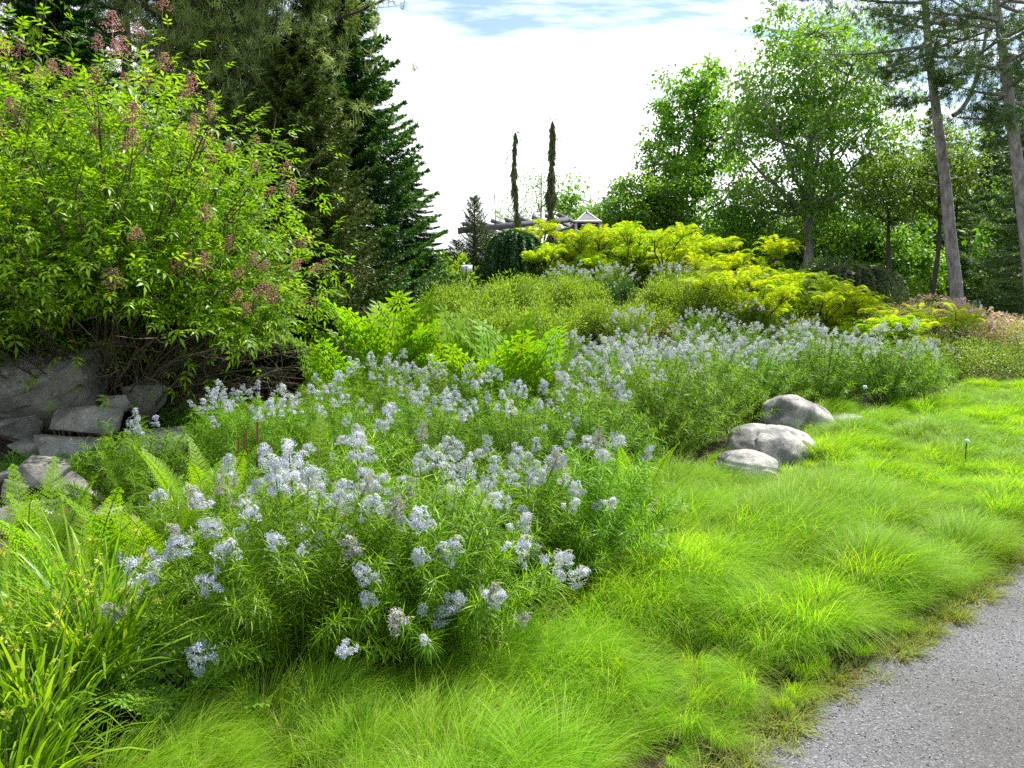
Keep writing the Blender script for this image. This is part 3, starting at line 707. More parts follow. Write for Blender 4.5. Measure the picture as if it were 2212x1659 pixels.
# ---------------------------------------------------------------- ferns
def frond_mesh(L, npair, plen, pw, arch, tipdroop, kind, mat, seed=0, stemmat='stem'):
    """one frond leaving the crown along +Y and rising; kind 'lady' = cut pinnae, 'royal' = oblong leaflets"""
    g = np.random.default_rng(seed); mb = MB()
    n = npair+3; t = np.linspace(0, 1, n)
    e = np.radians(arch)-np.radians(tipdroop)*t**1.6
    P = np.zeros((n, 3)); 
    for k in range(1, n): P[k] = P[k-1]+np.array([0, math.cos(e[k]), math.sin(e[k])])*L/(n-1)
    tube(mb, P, np.linspace(.005, .0012, n)*(L/.8), 4, 1)
    T = nrm(np.gradient(P, axis=0)); N = np.cross([1, 0, 0], T)
    for side in (-1, 1):
        for k in range(2, n):
            f = t[k]
            shp = math.sin(PI*min(1, f*1.02)**(.75 if kind == 'lady' else .8))**.75 if f < .985 else .12
            pl = plen*max(.08, shp)*(1-.12*g.random())
            d = np.array([side, 0, 0])*.93+T[k]*(.42+.35*f)+N[k]*.10
            d = nrm(d)
            if kind == 'lady':
                m = max(3, int(9*pl/plen)+1); u = (np.arange(m)+.5)/m
                c = P[k]+d*(u*pl)[:, None]-np.array([0, 0, 1])*(u**2*pl*.18)[:, None]
                w = pw*(1-u*.75)
                for s2 in (-1, 1):
                    dd = nrm(s2*np.cross(N[k], d)[None]*1.0+d[None]*.45+0*c)
                    mb.scatter(t_quad(.62, .1), c, frames(dd, 0, w, N[k]))
            else:
                m = max(2, int(7*pl/plen)+1); u = (np.arange(m)+.8)/m
                c = P[k]+d*(u*pl)[:, None]-np.array([0, 0, 1])*(u**2*pl*.12)[:, None]
                tube(mb, [P[k], c[-1]], .0012, 3, 1)
                for s2 in (-1, 1):
                    dd = nrm(s2*np.cross(N[k], d)[None]*1.0+d[None]*.35+g.normal(0, .08, (m, 3)))
                    mb.scatter(t_leaf(.36, .03, .1), c, frames(dd, g.normal(0, .15, m), pw*(1-.25*u), N[k]))
                mb.scatter(t_leaf(.36, .03, .1), c[-1:], frames(d[None], 0, pw, N[k]))
    return mb.build('frond', [mat, M[stemmat]])
LADY = [frond_mesh(.78, 22, .145, .030, 80+3*k, 26+12*k, 'lady', M['fern'], k) for k in range(3)]
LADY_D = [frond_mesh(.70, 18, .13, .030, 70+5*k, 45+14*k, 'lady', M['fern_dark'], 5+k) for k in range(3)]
ROYAL = [frond_mesh(1.0, 11, .26, .088, 82+3*k, 20+11*k, 'royal', M['fern'], 10+k) for k in range(3)]
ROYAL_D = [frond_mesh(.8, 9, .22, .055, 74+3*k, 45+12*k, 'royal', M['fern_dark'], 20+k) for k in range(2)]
SENS = [frond_mesh(.42, 8, .12, .050, 62+6*k, 60, 'royal', M['fern_soft'], 30+k) for k in range(2)]
def fern(x, y, n, size, label, fr, grp, lean=None, tight=.35):
    g = random.Random(int(x*77+y*913)); r = thing('fern', label, 'fern', (x, y, hz(x, y)-.02), g.uniform(0, 6) if lean is None else lean, grp)
    r.scale = (size,)*3
    for k in range(n):
        a = k*2.39996+g.uniform(-.3, .3); up = -g.uniform(0, tight)*(1 if k % 3 else .3)
        o = child('frond', g.choice(fr), r, (.05*math.cos(a+PI/2), .05*math.sin(a+PI/2), 0), (up*.9, g.uniform(-.2, .2), a), g.uniform(.72, 1.08))
    return r
FG = 'ferns among the bluestar and rocks'
for a in [
 (-2.1, 3.75, 13, 1.08, 'bright fern clump behind the spiky sedge, nearest the left frame edge', LADY),
 (-1.72, 3.9, 13, 1.05, 'bright fern clump behind the spiky sedge, next to the front bluestar mound', LADY),
 (-2.5, 4.1, 11, 1.08, 'bright fern cut by the left frame edge behind the spiky sedge', LADY),
 (-1.85, 4.8, 14, 1.15, 'lime green fern between the shaded bluestar and the front bluestar mound', LADY),
 (-1.28, 5.05, 7, 1.12, 'slim fern fronds poking up behind the left of the front bluestar mound', LADY),
 (.42, 5.2, 5, 1.05, 'narrow fern fronds poking up behind the run of blue heads', LADY),
 (.82, 5.2, 5, 1.0, 'fern with an arching open frond beside the dark gap right of the front clumps', LADY),
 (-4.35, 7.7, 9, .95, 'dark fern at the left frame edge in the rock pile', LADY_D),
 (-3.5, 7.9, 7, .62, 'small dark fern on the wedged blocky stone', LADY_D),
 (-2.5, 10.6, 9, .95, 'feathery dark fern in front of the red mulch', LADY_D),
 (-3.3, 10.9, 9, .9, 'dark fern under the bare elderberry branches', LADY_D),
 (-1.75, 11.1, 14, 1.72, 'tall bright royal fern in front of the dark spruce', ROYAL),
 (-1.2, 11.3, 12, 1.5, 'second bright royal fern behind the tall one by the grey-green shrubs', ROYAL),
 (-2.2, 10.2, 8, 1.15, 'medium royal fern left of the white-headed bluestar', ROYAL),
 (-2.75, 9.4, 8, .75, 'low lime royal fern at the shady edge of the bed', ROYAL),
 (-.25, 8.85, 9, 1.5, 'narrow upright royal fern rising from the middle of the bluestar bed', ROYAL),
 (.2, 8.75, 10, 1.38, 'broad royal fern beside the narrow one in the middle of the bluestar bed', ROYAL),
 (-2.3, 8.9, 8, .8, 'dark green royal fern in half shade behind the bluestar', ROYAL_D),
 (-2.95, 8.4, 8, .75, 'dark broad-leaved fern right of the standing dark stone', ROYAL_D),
 (-1.36, 3.0, 10, 1.0, 'low toothed fern between the spiky sedge and the front bluestar mound', SENS),
 (-1.48, 3.45, 10, 1.0, 'toothed fern behind the low one at the foot of the front bluestar mound', SENS),
 (-1.2, 2.82, 8, .8, 'smallest toothed fern at the edge of the drooping sedge', SENS),
 (7.15, 14.9, 6, .7, 'low fern at the right tip of the bluestar bed', LADY),
]: fern(a[0], a[1], a[2], a[3], a[4], a[5], FG)

# ---------------------------------------------------------------- spiky-headed sedge, front left
def burr_mesh():
    mb = MB(); g = np.random.default_rng(9); n = 26; d = nrm(g.normal(size=(n, 3)))
    mb.scatter((np.array([[-.16, 0, 0], [.16, 0, 0], [0, 1, 0], [0, .25, .16]]), [np.array([[0, 1, 3], [0, 3, 2], [3, 1, 2]])]), d*.003, frames(d, 0, .016))
    return mb.build('seed_head', M['burr'])
BURR = burr_mesh()
def sedge(seed, x, y, label, size=1.0, nb=20):
    g = np.random.default_rng(seed); mb = MB()
    v, f = arc_blades(g, 230, .15, .60*size, .0165, (0, 0), 6, el0=(62, 89), drop=(15, 90)); mb.add(v, f)
    v, f = arc_blades(g, 130, .14, .42*size, .010, (0, 0), 4, el0=(40, 80), drop=(30, 90)); mb.add(v, f)
    r = thing('spiky_sedge', label, 'sedge', (x, y, hz(x, y)), 0, 'spiky-headed sedges in the front left corner')
    child('blades', mb.build('blades', M['sedge']), r)
    for k in range(nb):
        a = g.uniform(0, 6.28); rr = g.uniform(.08, .30)*size; h = g.uniform(.30, .66)*size
        p = np.array([rr*math.cos(a), rr*math.sin(a), h])
        st = MB(); tube(st, bez((p[0]*.1, p[1]*.1, 0), (p[0]*.3, p[1]*.3, h*.8), p, 6), .0016, 4)
        s1 = child('flower_stalk', st.build('flower_stalk', M['stem']), r)
        child('seed_head', BURR, s1, p, (g.uniform(0, 3), 0, g.uniform(0, 3)), g.uniform(.9, 1.35))
sedge(1, -1.72, 2.8, 'spiky sedge with yellow star seed heads, nearest the drooping grass')
sedge(2, -2.1, 3.1, 'spiky sedge with yellow star seed heads, left of its neighbours at the frame edge')
sedge(3, -1.66, 3.15, 'spiky sedge with yellow star seed heads beside the toothed ferns')
sedge(4, -1.88, 3.45, 'spiky sedge with few seed heads, furthest back against the bright ferns', 1.0, 7)
sedge(5, -1.62, 2.42, 'short dark sedge in the bottom left corner of the picture', .75, 4)

# ---------------------------------------------------------------- plain leafy shrubs and low plants
def bush_mesh(seed, rx, ry, rz_, n, ls, mat, lobes=14, leaf=None, twigs=26, flowers=None, nf=0, fs=.03, top=0.0, mats_extra=None, fill=.55, upright=.6):
    g = np.random.default_rng(seed); mb = MB(); st = MB()
    a = g.uniform(0, 2*PI, lobes); f = np.sqrt(g.random(lobes)); zc = g.uniform(.25, .8, lobes)*(1-.35*f)
    L = np.stack([f*np.cos(a)*rx*.68, f*np.sin(a)*ry*.68, zc*rz_], 1)
    rad = g.uniform(.24, .40, lobes)
    k = g.integers(0, lobes, n); d = nrm(g.normal(size=(n, 3))); rr = g.random(n)**fill
    p = L[k]+d*rr[:, None]*rad[k][:, None]*np.array([rx, ry, rz_])*1.0
    p[:, 2] = np.abs(p[:, 2])+.02
    dd = nrm(d+np.array([0, 0, upright])+g.normal(0, .45, (n, 3)))
    mb.scatter(leaf or t_leaf(.42, .06, .1), p, frames(dd, g.uniform(-1, 1, n), ls*g.uniform(.6, 1.25, n)))
    for j in range(twigs):
        e = L[j % lobes]+g.normal(0, .16, 3)*[rx, ry, rz_*.8]+[0, 0, .1*rz_]; b = e*[.12, .12, 0]
        tube(st, bez(b, e*[.35, .35, .55], e, 6), np.linspace(.012, .003, 6)*(rz_/1.0), 4)
    out = dict(fol=mb.build('foliage', mat), st=st.build('stems', M['twig']), fl=None)
    if nf:
        fb = MB(); kk = g.integers(0, lobes, nf); d = nrm(g.normal(size=(nf, 3))+[0, -.4, .9])
        q = L[kk]+d*rad[kk][:, None]*np.array([rx, ry, rz_])*g.uniform(.9, 1.12, nf)[:, None]
        q = q[q[:, 2] > top*rz_]; m_ = len(q)
        fb.scatter(t_quad(.8, .1), q, frames(nrm(g.normal(size=(m_, 3))), g.uniform(0, 6, m_), fs*g.uniform(.6, 1.3, m_)))
        out['fl'] = fb.build('flowers', M[flowers])
    return out
def bush(v, x, y, label, size=1.0, rz=None, name='shrub', cat='shrub', grp=None, z=None):
    g = random.Random(int(x*31+y*57)); r = thing(name, label, cat, (x, y, hz(x, y)-.03 if z is None else z), g.uniform(0, 6) if rz is None else rz, grp)
    r.scale = (size, size, size) if isinstance(size, (int, float)) else size
    child('foliage', v['fol'], r); child('stems', v['st'], r)
    if v['fl']: child('flowers', v['fl'], r)
    return r
GS = [bush_mesh(600+k, 1.15, 1.0, 1.15, 13000, .055, M['shrub'], 26, twigs=70, fill=.4) for k in range(3)]
GD = [bush_mesh(610+k, .7, .65, 1.1, 8500, .048, M['shrub_dark'], 12, twigs=30) for k in range(2)]
LM = [bush_mesh(620+k, .75, .7, .85, 1500, .10, M['shrub_lime'], 12, leaf=t_leaf(.55, .08, .2), twigs=20) for k in range(2)]
SG = 'grey-green shrubs on the slope'
for (px, Y, k, sz, lb) in [
 (935, 13.6, 0, .92, 'grey-green twiggy shrub behind the royal ferns, left end of the slope'),
 (1050, 13.9, 1, 1.0, 'grey-green twiggy shrub with bare reddish stems showing, left of centre'),
 (1170, 14.3, 2, 1.0, 'low grey-green shrub in the middle of the slope'),
 (1290, 14.9, 0, .85, 'low grey-green shrub left of the pink patch'),
 (1000, 15.4, 2, 1.0, 'grey-green shrub in front of the small plaque'),
 (1120, 15.9, 1, 1.0, 'grey-green shrub below the dark weeping mound'),
 (1240, 16.3, 0, .85, 'tall grey-green shrub under the left yellow sumacs'),
 (1190, 17.3, 2, .75, 'grey-green shrub on the crest left of the upper bluestar'),
 (1415, 16.2, 1, .85, 'rounded grey-green shrub right of the dark green bush'),
 (1480, 16.2, 2, 1.0, 'grey-green shrub above the pink patch, below the sumacs'),
 (1545, 15.8, 0, .85, 'grey-green shrub at the right end of the slope by the forked sumac'),
 (1390, 15.2, 2, .75, 'small grey-green shrub just left of the pink flowers'),
 (1660, 16.4, 1, .8, 'grey-green shrub half hidden behind the forked sumac'),
]:
    x = (px*1024/2212-512)/FOC*Y; bush(GS[k], x, Y, lb, sz, grp=SG)
for (px, Y, k, sz, lb) in [(1300, 15.9, 0, .95, 'dark green dense bush in the middle of the slope'),
                           (1345, 16.9, 1, .8, 'smaller dark green bush behind the dense one'),
                           (960, 16.2, 1, 1.1, 'mid-green bush against the foot of the dark spruce')]:
    x = (px*1024/2212-512)/FOC*Y; bush(GD[k], x, Y, lb, sz)
for (px, Y, k, sz, lb) in [(945, 15.2, 0, .95, 'leafy lime-green plant left of the small plaque'), (1060, 16.6, 1, .9, 'broad-leaved lime plant right of the small plaque'),
                           (985, 14.9, 1, .62, 'low lime-green plant in front of the plaque'), (1120, 17.0, 0, .8, 'leafy lime plant at the foot of the weeping mound'),
                           (965, 19.0, 0, 1.35, 'lime shrub in the gap between the dark spruce and the small spruce')]:
    x = (px*1024/2212-512)/FOC*Y; bush(LM[k], x, Y, lb, sz, name='leafy_plant', cat='plant')
PK = bush_mesh(640, .75, .6, .42, 2600, .045, M['shrub'], 12, flowers='red_pink', nf=700, fs=.05, twigs=16)
for (px, Y, sz, lb) in [(1385, 14.95, .8, 'low plant with salmon pink flowers, left of the pair'), (1450, 15.1, .85, 'low plant with salmon pink flowers, right of the pair'),
                        (1905, 14.6, .7, 'reddish-pink low plant under the right yellow sumac')]:
    x = (px*1024/2212-512)/FOC*Y; bush(PK, x, Y, lb, sz, name='flowering_plant', cat='flowering plant')
# shady undergrowth on the left
UD = [bush_mesh(650+k, .6, .6, .6, 1500, .075, M['under'], 10, twigs=14) for k in range(2)]
for (px, Y, k, sz, lb) in [(430, 9.6, 0, 1.0, 'dark leafy plant in the hollow under the bare elderberry branches'), (500, 9.9, 1, 1.0, 'dark leafy plant in front of the fern hollow'),
                           (575, 9.7, 0, .85, 'mid-green leafy plant at the shady left edge of the bed'), (355, 9.5, 1, .9, 'dark leafy plant above the standing stone'),
                           (470, 8.6, 1, .55, 'leafy plant low beside the standing stone and the bluestar'), (560, 11.4, 1, .6, 'small dark plant by the edge of the red mulch'),
                           (735, 12.3, 0, .5, 'dark small-leaved plant between mulch and royal fern'), (40, 8.0, 0, .6, 'dark leafy plant among the rocks at the left frame edge'),
                           (250, 7.6, 1, .35, 'small leafy tuft in a gap of the rock pile')]:
    x = (px*1024/2212-512)/FOC*Y; bush(UD[k], x, Y, lb, sz, name='leafy_plant', cat='plant')
LFT = bush_mesh(660, .5, .5, .32, 900, .07, M['shrub_lime'], 9, twigs=8)
for (x, y, sz, lb) in [(-2.35, 5.0, .8, 'low bright leafy plant behind the left ferns'), (-1.5, 4.72, .55, 'low bright leafy plant between the fern and the small bluestar'), (-2.3, 3.75, .9, 'bright leafy plant beneath the left ferns')]:
    bush(LFT, x, y, lb, sz, name='leafy_plant', cat='plant')
# ---------------------------------------------------------------- red-berried elder, left
def elder_leaf():
    tv = []; tf = []
    v0, f0 = t_leaf(.36, .05, .25)
    for (y, s_, a) in ((.28, .5, 1.15), (.28, .5, -1.15), (.58, .55, 1.0), (.58, .55, -1.0), (.80, .56, 0)):
        c, q = math.cos(a), math.sin(a); b = len(tv)
        for (x_, y_, z_) in v0*s_:
            X_ = x_*c+y_*q; Y_ = -x_*q+y_*c+y
            tv.append([X_, Y_, z_-.28*Y_**2*1.0])
        tf += (f0[0]+b).tolist()
    tf = np.array(tf)
    tv = np.array(tv)
    b = len(tv); tv = np.vstack([tv, [[-.012, 0, 0], [.012, 0, 0], [.008, .8, -.18], [-.008, .8, -.18]]])
    return tv, [tf, np.array([[b, b+1, b+2], [b, b+2, b+3]])]
def elder(seed, base, label, Rfun, n_tips, n_leaf, az=(0, 2*PI), lean=(0, 0), leafsz=.20, tilt=(2, 60), npan=60, low_bare=0):
    g = np.random.default_rng(seed)
    root = thing('elderberry_shrub', label, 'shrub', base)
    st = MB(); tips = []; P_ = []; D_ = []; SZ = []
    for k in range(n_tips):
        a = g.uniform(*az); th = math.radians(tilt[0]+(tilt[1]-tilt[0])*math.sqrt(g.random()))
        r = Rfun(math.degrees(th))*g.uniform(.62, 1.0)**.6
        e = np.array([math.sin(th)*math.cos(a)*r, math.sin(th)*math.sin(a)*r, math.cos(th)*r])
        b = np.array([g.normal(0, .22), g.normal(0, .22), 0]); mid = e*[.32, .32, .62]+g.normal(0, .12, 3)
        C_ = bez(b, mid, e, 12); tube(st, C_, np.linspace(.028, .006, 12)*g.uniform(.7, 1.2), 5)
        tips.append(C_[-1])
        for _ in range(5):                                        # side shoots near the end of each stem
            j = g.integers(5, 12); q = C_[j]; d = nrm(nrm(e)+g.normal(0, .55, 3)+[0, 0, .15]); ln = g.uniform(.25, .6)
            q2 = q+d*ln; tube(st, [q, (q+q2)/2+[0, 0, -.02], q2], [.007, .005, .003], 4); tips.append(q2)
    tips = np.array(tips); nt_ = len(tips)
    k = g.integers(0, nt_, n_leaf)
    out = nrm(tips[k]-np.array([0, 0, .8]))
    off = g.normal(0, .19, (n_leaf, 3))
    dp = g.random(n_leaf)**2*.5
    pos = tips[k]*(1-dp[:, None])+off*(1+1.2*dp[:, None])-out*g.uniform(0, .25, n_leaf)[:, None]
    d = nrm(nrm(off)*.9+out*.5+g.normal(0, .3, (n_leaf, 3))+[0, 0, -.05])
    kz = (pos[:, 2]+base[2] > 1.25+.25*np.sin(pos[:, 0]*2.1)) | (g.random(n_leaf) < .035)
    pos, d = pos[kz], d[kz]; n_leaf = len(pos)
    mb = MB(); mb.scatter(elder_leaf(), pos, frames(d, g.normal(0, .35, n_leaf), leafsz*g.uniform(.7, 1.2, n_leaf)))
    child('foliage', mb.build('foliage', M['elder']), root); child('stems', st.build('stems', M['twig']), root)
    # fruit panicles
    pans = []
    for s_ in range(2):
        pb = MB(); gg = np.random.default_rng(70+s_); n = 110
        u = gg.random(n); th = gg.uniform(0, 6.28, n); rr = .085*(1-u*.7)*np.sqrt(gg.random(n)); p = np.stack([rr*np.cos(th), rr*np.sin(th), u*.13], 1)
        ov = np.array([[1, 0, 0], [-1, 0, 0], [0, 1, 0], [0, -1, 0], [0, 0, 1], [0, 0, -1]], float)
        of = [np.array([[0, 2, 4], [2, 1, 4], [1, 3, 4], [3, 0, 4], [2, 0, 5], [1, 2, 5], [3, 1, 5], [0, 3, 5]])]
        pb.scatter((ov, of), p, frames(nrm(gg.normal(size=(n, 3))), 0, .0062)); tube(pb, [(0, 0, -.06), (0, 0, .1)], .003, 4)
        pans.append(pb.build('fruit_cluster', M['elder_fruit']))
    cand = [i for i in range(nt_) if tips[i][2] > 3.2 or (tips[i][2] > 1.6 and tips[i][0] > .9)]
    used = []
    for i in g.permutation(cand):
        if len(used) >= npan: break
        if any(np.linalg.norm(tips[i]-u_) < .2 for u_ in used): continue
        used.append(tips[i])
        p = tips[i]+nrm(tips[i])*.09+[0, 0, .03]; t_ = Vector(nrm(tips[i]*[1, 1, 1.6]))
        child('fruit_cluster', pans[int(g.integers(0, 2))], root, p, t_.to_track_quat('Z', 'Y').to_euler(), g.uniform(1.0, 1.6))
    # bare grey twigs that arch out low down
    if low_bare:
        tb = MB()
        for k in range(low_bare):
            a = g.uniform(-1.9, .6); L_ = g.uniform(1.6, 3.3); z0 = g.uniform(.2, .6)
            e = np.array([math.cos(a)*L_, math.sin(a)*L_*.8, g.uniform(.55, 1.35)]); C_ = bez((g.normal(0, .2), g.normal(0, .2), z0*.3), e*[.5, .5, 1.15], e, 14)
            C_[1:-1] += g.normal(0, .02, (12, 3)); tube(tb, C_, np.linspace(.016, .004, 14), 4)
            for _ in range(7):
                j = g.integers(5, 13); q = C_[j]; d = nrm(C_[j]-C_[j-1]+g.normal(0, .55, 3)); ln = g.uniform(.15, .55)
                tube(tb, [q, q+d*ln*.5+g.normal(0, .02, 3), q+d*ln], [.006, .004, .002], 3)
        child('bare_branches', tb.build('bare_branches', M['twig']), root)
    return root
def Rmain(t): return np.interp(t, [0, 14, 33, 49, 57, 66, 90], [5.4, 5.0, 4.25, 3.55, 2.9, 2.2, 1.6])
elder(1, (-5.0, 10.0, hz(-5.0, 10)), 'large elderberry with red fruit clusters over the rock pile', Rmain, 230, 24000, leafsz=.165, npan=100, tilt=(1, 60), low_bare=46)
elder(2, (-6.9, 10.6, hz(-6.9, 10.6)), 'elderberry at the left frame edge rising out of the picture', lambda t: np.interp(t, [0, 40, 60, 80], [6.4, 5.3, 3.8, 2.0]), 120, 8000, leafsz=.17, npan=30, tilt=(1, 60), low_bare=10)
# the drooping shoots hanging over the big slab
def spray(x, y, z, label, n, seed):
    g = np.random.default_rng(seed); r = thing('elderberry_shoot', label, 'shrub', (x-.25, y+.1, hz(x-.25, y)), 0)
    st = MB(); top = np.array([.25, -.1, z-hz(x-.25, y)]); C_ = bez((-.25, .3, 0), (-.1, .2, top[2]*1.15), top, 10); tube(st, C_, np.linspace(.015, .005, 10), 5)
    k = g.integers(6, 10, n); off = g.normal(0, .12, (n, 3)); mb = MB()
    mb.scatter(elder_leaf(), C_[k]+off*.5, frames(nrm(off+[.05, -.05, .02]), 0, .19*g.uniform(.8, 1.2, n)))
    child('foliage', mb.build('foliage', M['elder']), r); child('stems', st.build('stems', M['twig']), r)
w = at(110, 740, 8.9); spray(w.x, 8.9, w.z, 'leafy elderberry shoot hanging over the large slab', 22, 3)
w = at(10, 640, 8.2); spray(w.x, 8.2, w.z, 'leafy elderberry shoot at the left frame edge above the slab', 14, 4)

# ---------------------------------------------------------------- yellow cut-leaf sumac
def sumac_leaf(npair=10):
    tv = []; tf = []
    for k in range(npair+1):
        t_ = (k+.6)/(npair+1); y = math.sin(t_*1.55)/1.0*.92; z = .20*math.sin(t_*2.2)-.42*t_**2.2
        w = .26*math.sin(PI*min(.97, .18+.82*t_))**.7
        for s_ in (-1, 1):
            b = len(tv); tv += [[0, y-.02, z], [s_*w*.55, y+.045, z-.015], [s_*w, y+.06, z-.10], [s_*w*.5, y-.025, z-.02]]
            tf.append([b, b+1, b+2, b+3])
    return np.array(tv), [np.array(tf)]
def sumac_variant(seed, H, spread, nst, tipn=5, leaf=.34, lpt=9):
    g = np.random.default_rng(seed); st = MB(); tips = []
    def grow(p, d, ln, rad, depth):
        e = p+d*ln; m_ = (p+e)/2+g.normal(0, .04, 3)*ln; tube(st, bez(p, m_, e, 5), np.linspace(rad, rad*.7, 5), 5)
        if depth == 0: tips.append((e, d)); return
        if g.random() < .45: tips.append((e-d*ln*.1, d))
        for k in range(2 if g.random() < .75 else 3):
            a = g.uniform(0, 6.28); nd_ = nrm(d+.75*np.array([math.cos(a), math.sin(a), .25+.2*g.random()])); grow(e, nd_, ln*g.uniform(.6, .85), rad*.7, depth-1)
    for k in range(nst):
        a = k*2*PI/nst+g.uniform(-.4, .4); d = nrm(np.array([math.cos(a)*spread*.75, math.sin(a)*spread*.75, 1.0]))
        grow(np.array([.06*math.cos(a), .06*math.sin(a), 0]), d, H*.40*g.uniform(.45, 1.25), .026, 2 if tipn < 6 else 3)
    mb = MB(); pos = []; dr = []
    for e, d in tips:
        for k in range(lpt):
            a = k*2.4+g.uniform(0, .5); up = g.uniform(.25, 1.3); pos.append(e-d*g.uniform(0, .10)); dr.append([math.cos(a), math.sin(a), up])
    n = len(pos); mb.scatter(sumac_leaf(), np.array(pos), frames(np.array(dr), g.normal(0, .2, n), leaf*g.uniform(.75, 1.15, n)))
    return dict(fol=mb.build('foliage', M['sumac']), st=st.build('stems', M['bark_dark']), fl=None)
SU = [sumac_variant(700+k, 1.35, 1.1, 9, 5, .36, 10) for k in range(3)]+[sumac_variant(710+k, 1.35, .9, 4, 5, .38, 10) for k in range(2)]
for (px, pt, Y, k, sz, lb) in [
 (1185, 505, 19.6, 3, .95, 'yellow sumac at the left end of the crest beside the weeping column'),
 (1245, 468, 20.6, 0, 1.15, 'yellow sumac right of the taller weeping column'),
 (1310, 478, 19.8, 1, 1.08, 'yellow sumac in front of the gabled roof frame'),
 (1375, 465, 20.4, 2, 1.15, 'highest yellow sumac on the crest, right of the roof frame'),
 (1445, 482, 19.6, 0, 1.08, 'yellow sumac with forked leaning stems above the upper bluestar'),
 (1520, 505, 19.0, 1, 1.0, 'yellow sumac in front of the oak trunk'),
 (1530, 560, 17.6, 3, .9, 'low yellow sumac just right of the upper bluestar'),
 (1578, 500, 18.2, 4, 1.12, 'narrow upright yellow sumac with a pointed top'),
 (1655, 545, 18.2, 2, 1.05, 'yellow sumac behind the forked one, below the maple trunk'),
 (1630, 560, 15.9, 0, 1.12, 'forked yellow sumac with dark stems showing, standing in the bluestar'),
 (1735, 585, 18.0, 1, 1.0, 'yellow sumac on the falling slope right of the forked one'),
 (1790, 625, 17.4, 0, 1.0, 'small yellow sumac in front of the grey weeping shrub'),
 (1880, 650, 16.6, 2, 1.2, 'left of the two low yellow sumacs by the pink-flowered shrubs'),
 (1950, 642, 16.9, 1, 1.2, 'right of the two low yellow sumacs by the pink-flowered shrubs'),
]:
    w = at(px, pt, Y); z = hz(w.x, Y); H = w.z-z
    s_ = sz*1.02; r = bush(SU[k], w.x, Y, lb, (s_, s_, min(1.6, max(.95, H/1.42))), name='sumac', cat='shrub', grp='yellow cut-leaf sumacs', z=z-.03)

# ---------------------------------------------------------------- conifers
def spruce_mesh(seed, H, Rb, nb, mat, needle=.05, nw=.012, per=34, twigs=12, droop=.25, top=1.0, z0=.03, upturn=.3, barkmat='bark_dark', jit=.12, lit=None, density=1.0):
    g = np.random.default_rng(seed); mb = MB(); tr = MB()
    tube(tr, [(0, 0, 0), (0, 0, H*.5), (0, 0, H)], [Rb*.06+.03, Rb*.035+.02, .01], 8)
    pos = []; dr = []; sz = []; isl = []
    for k in range(nb):
        f = z0+(1-z0)*((k+.5)/nb)**.9; z = f*H; a = k*2.39996+g.normal(0, .2)
        L = Rb*(1-f)**.72*g.uniform(1-jit*2, 1+jit)*top+.12
        n = 7; t = np.linspace(0, 1, n); o = np.array([math.cos(a), math.sin(a), 0]); s_ = np.array([-math.sin(a), math.cos(a), 0])
        P = o*(t*L)[:, None]+np.array([0, 0, 1])*(z-droop*L*t+upturn*L*t**3)[:, None]
        tube(tr, P, np.linspace(.022, .004, n)*min(1.5, L), 4)
        nt_ = max(3, int(twigs*L/Rb+3)); tt = np.linspace(.15, 1, nt_)
        segs = [(P[0]*.9+P[1]*.1, P[-1])]
        for q in tt:
            x = q*(n-1); i = min(int(x), n-2); c = P[i]*(1-(x-i))+P[i+1]*(x-i); T = nrm(P[i+1]-P[i])
            for sd in (-1, 1):
                ln = L*.34*(1.12-q)*g.uniform(.7, 1.2)+.06
                e = c+(T*.75+s_*sd*.8)*ln+np.array([0, 0, -.16*ln]); segs.append((c, e))
        A = np.array([s[0] for s in segs]); B = np.array([s[1] for s in segs]); ln = np.linalg.norm(B-A, axis=1)
        m_ = max(1, int(per*density)); ks = g.integers(0, len(segs), m_*len(segs)); ks = np.concatenate([ks, g.choice(len(segs), m_*len(segs)//2, p=ln/ln.sum())])
        u = g.random(len(ks))[:, None]; p = A[ks]*(1-u)+B[ks]*u
        D = nrm(B[ks]-A[ks]); rn = g.normal(size=(len(ks), 3)); rn -= (rn*D).sum(1, keepdims=True)*D
        pos.append(p); dr.append(D*.75+nrm(rn)*.8+[0, 0, .12]); sz.append(needle*g.uniform(.6, 1.2, len(ks)))
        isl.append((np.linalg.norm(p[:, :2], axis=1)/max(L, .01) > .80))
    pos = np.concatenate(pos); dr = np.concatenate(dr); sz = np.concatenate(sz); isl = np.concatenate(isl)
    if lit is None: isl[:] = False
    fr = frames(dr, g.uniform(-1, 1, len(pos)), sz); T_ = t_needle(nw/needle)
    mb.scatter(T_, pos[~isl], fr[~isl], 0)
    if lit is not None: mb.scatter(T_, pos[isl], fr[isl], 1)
    return dict(fol=mb.build('crown', [mat]+([lit] if lit else [])), st=tr.build('trunk', M[barkmat]))
def tree(name, v, loc, label, cat='tree', rz=0, sc=1.0, grp=None):
    r = thing(name, label, cat, loc, rz, grp); r.scale = (sc,)*3 if isinstance(sc, (int, float)) else sc
    child('crown', v['fol'], r); child('trunk', v['st'], r); return r
def X(px, Y): return (px*1024/2212-512)/FOC*Y
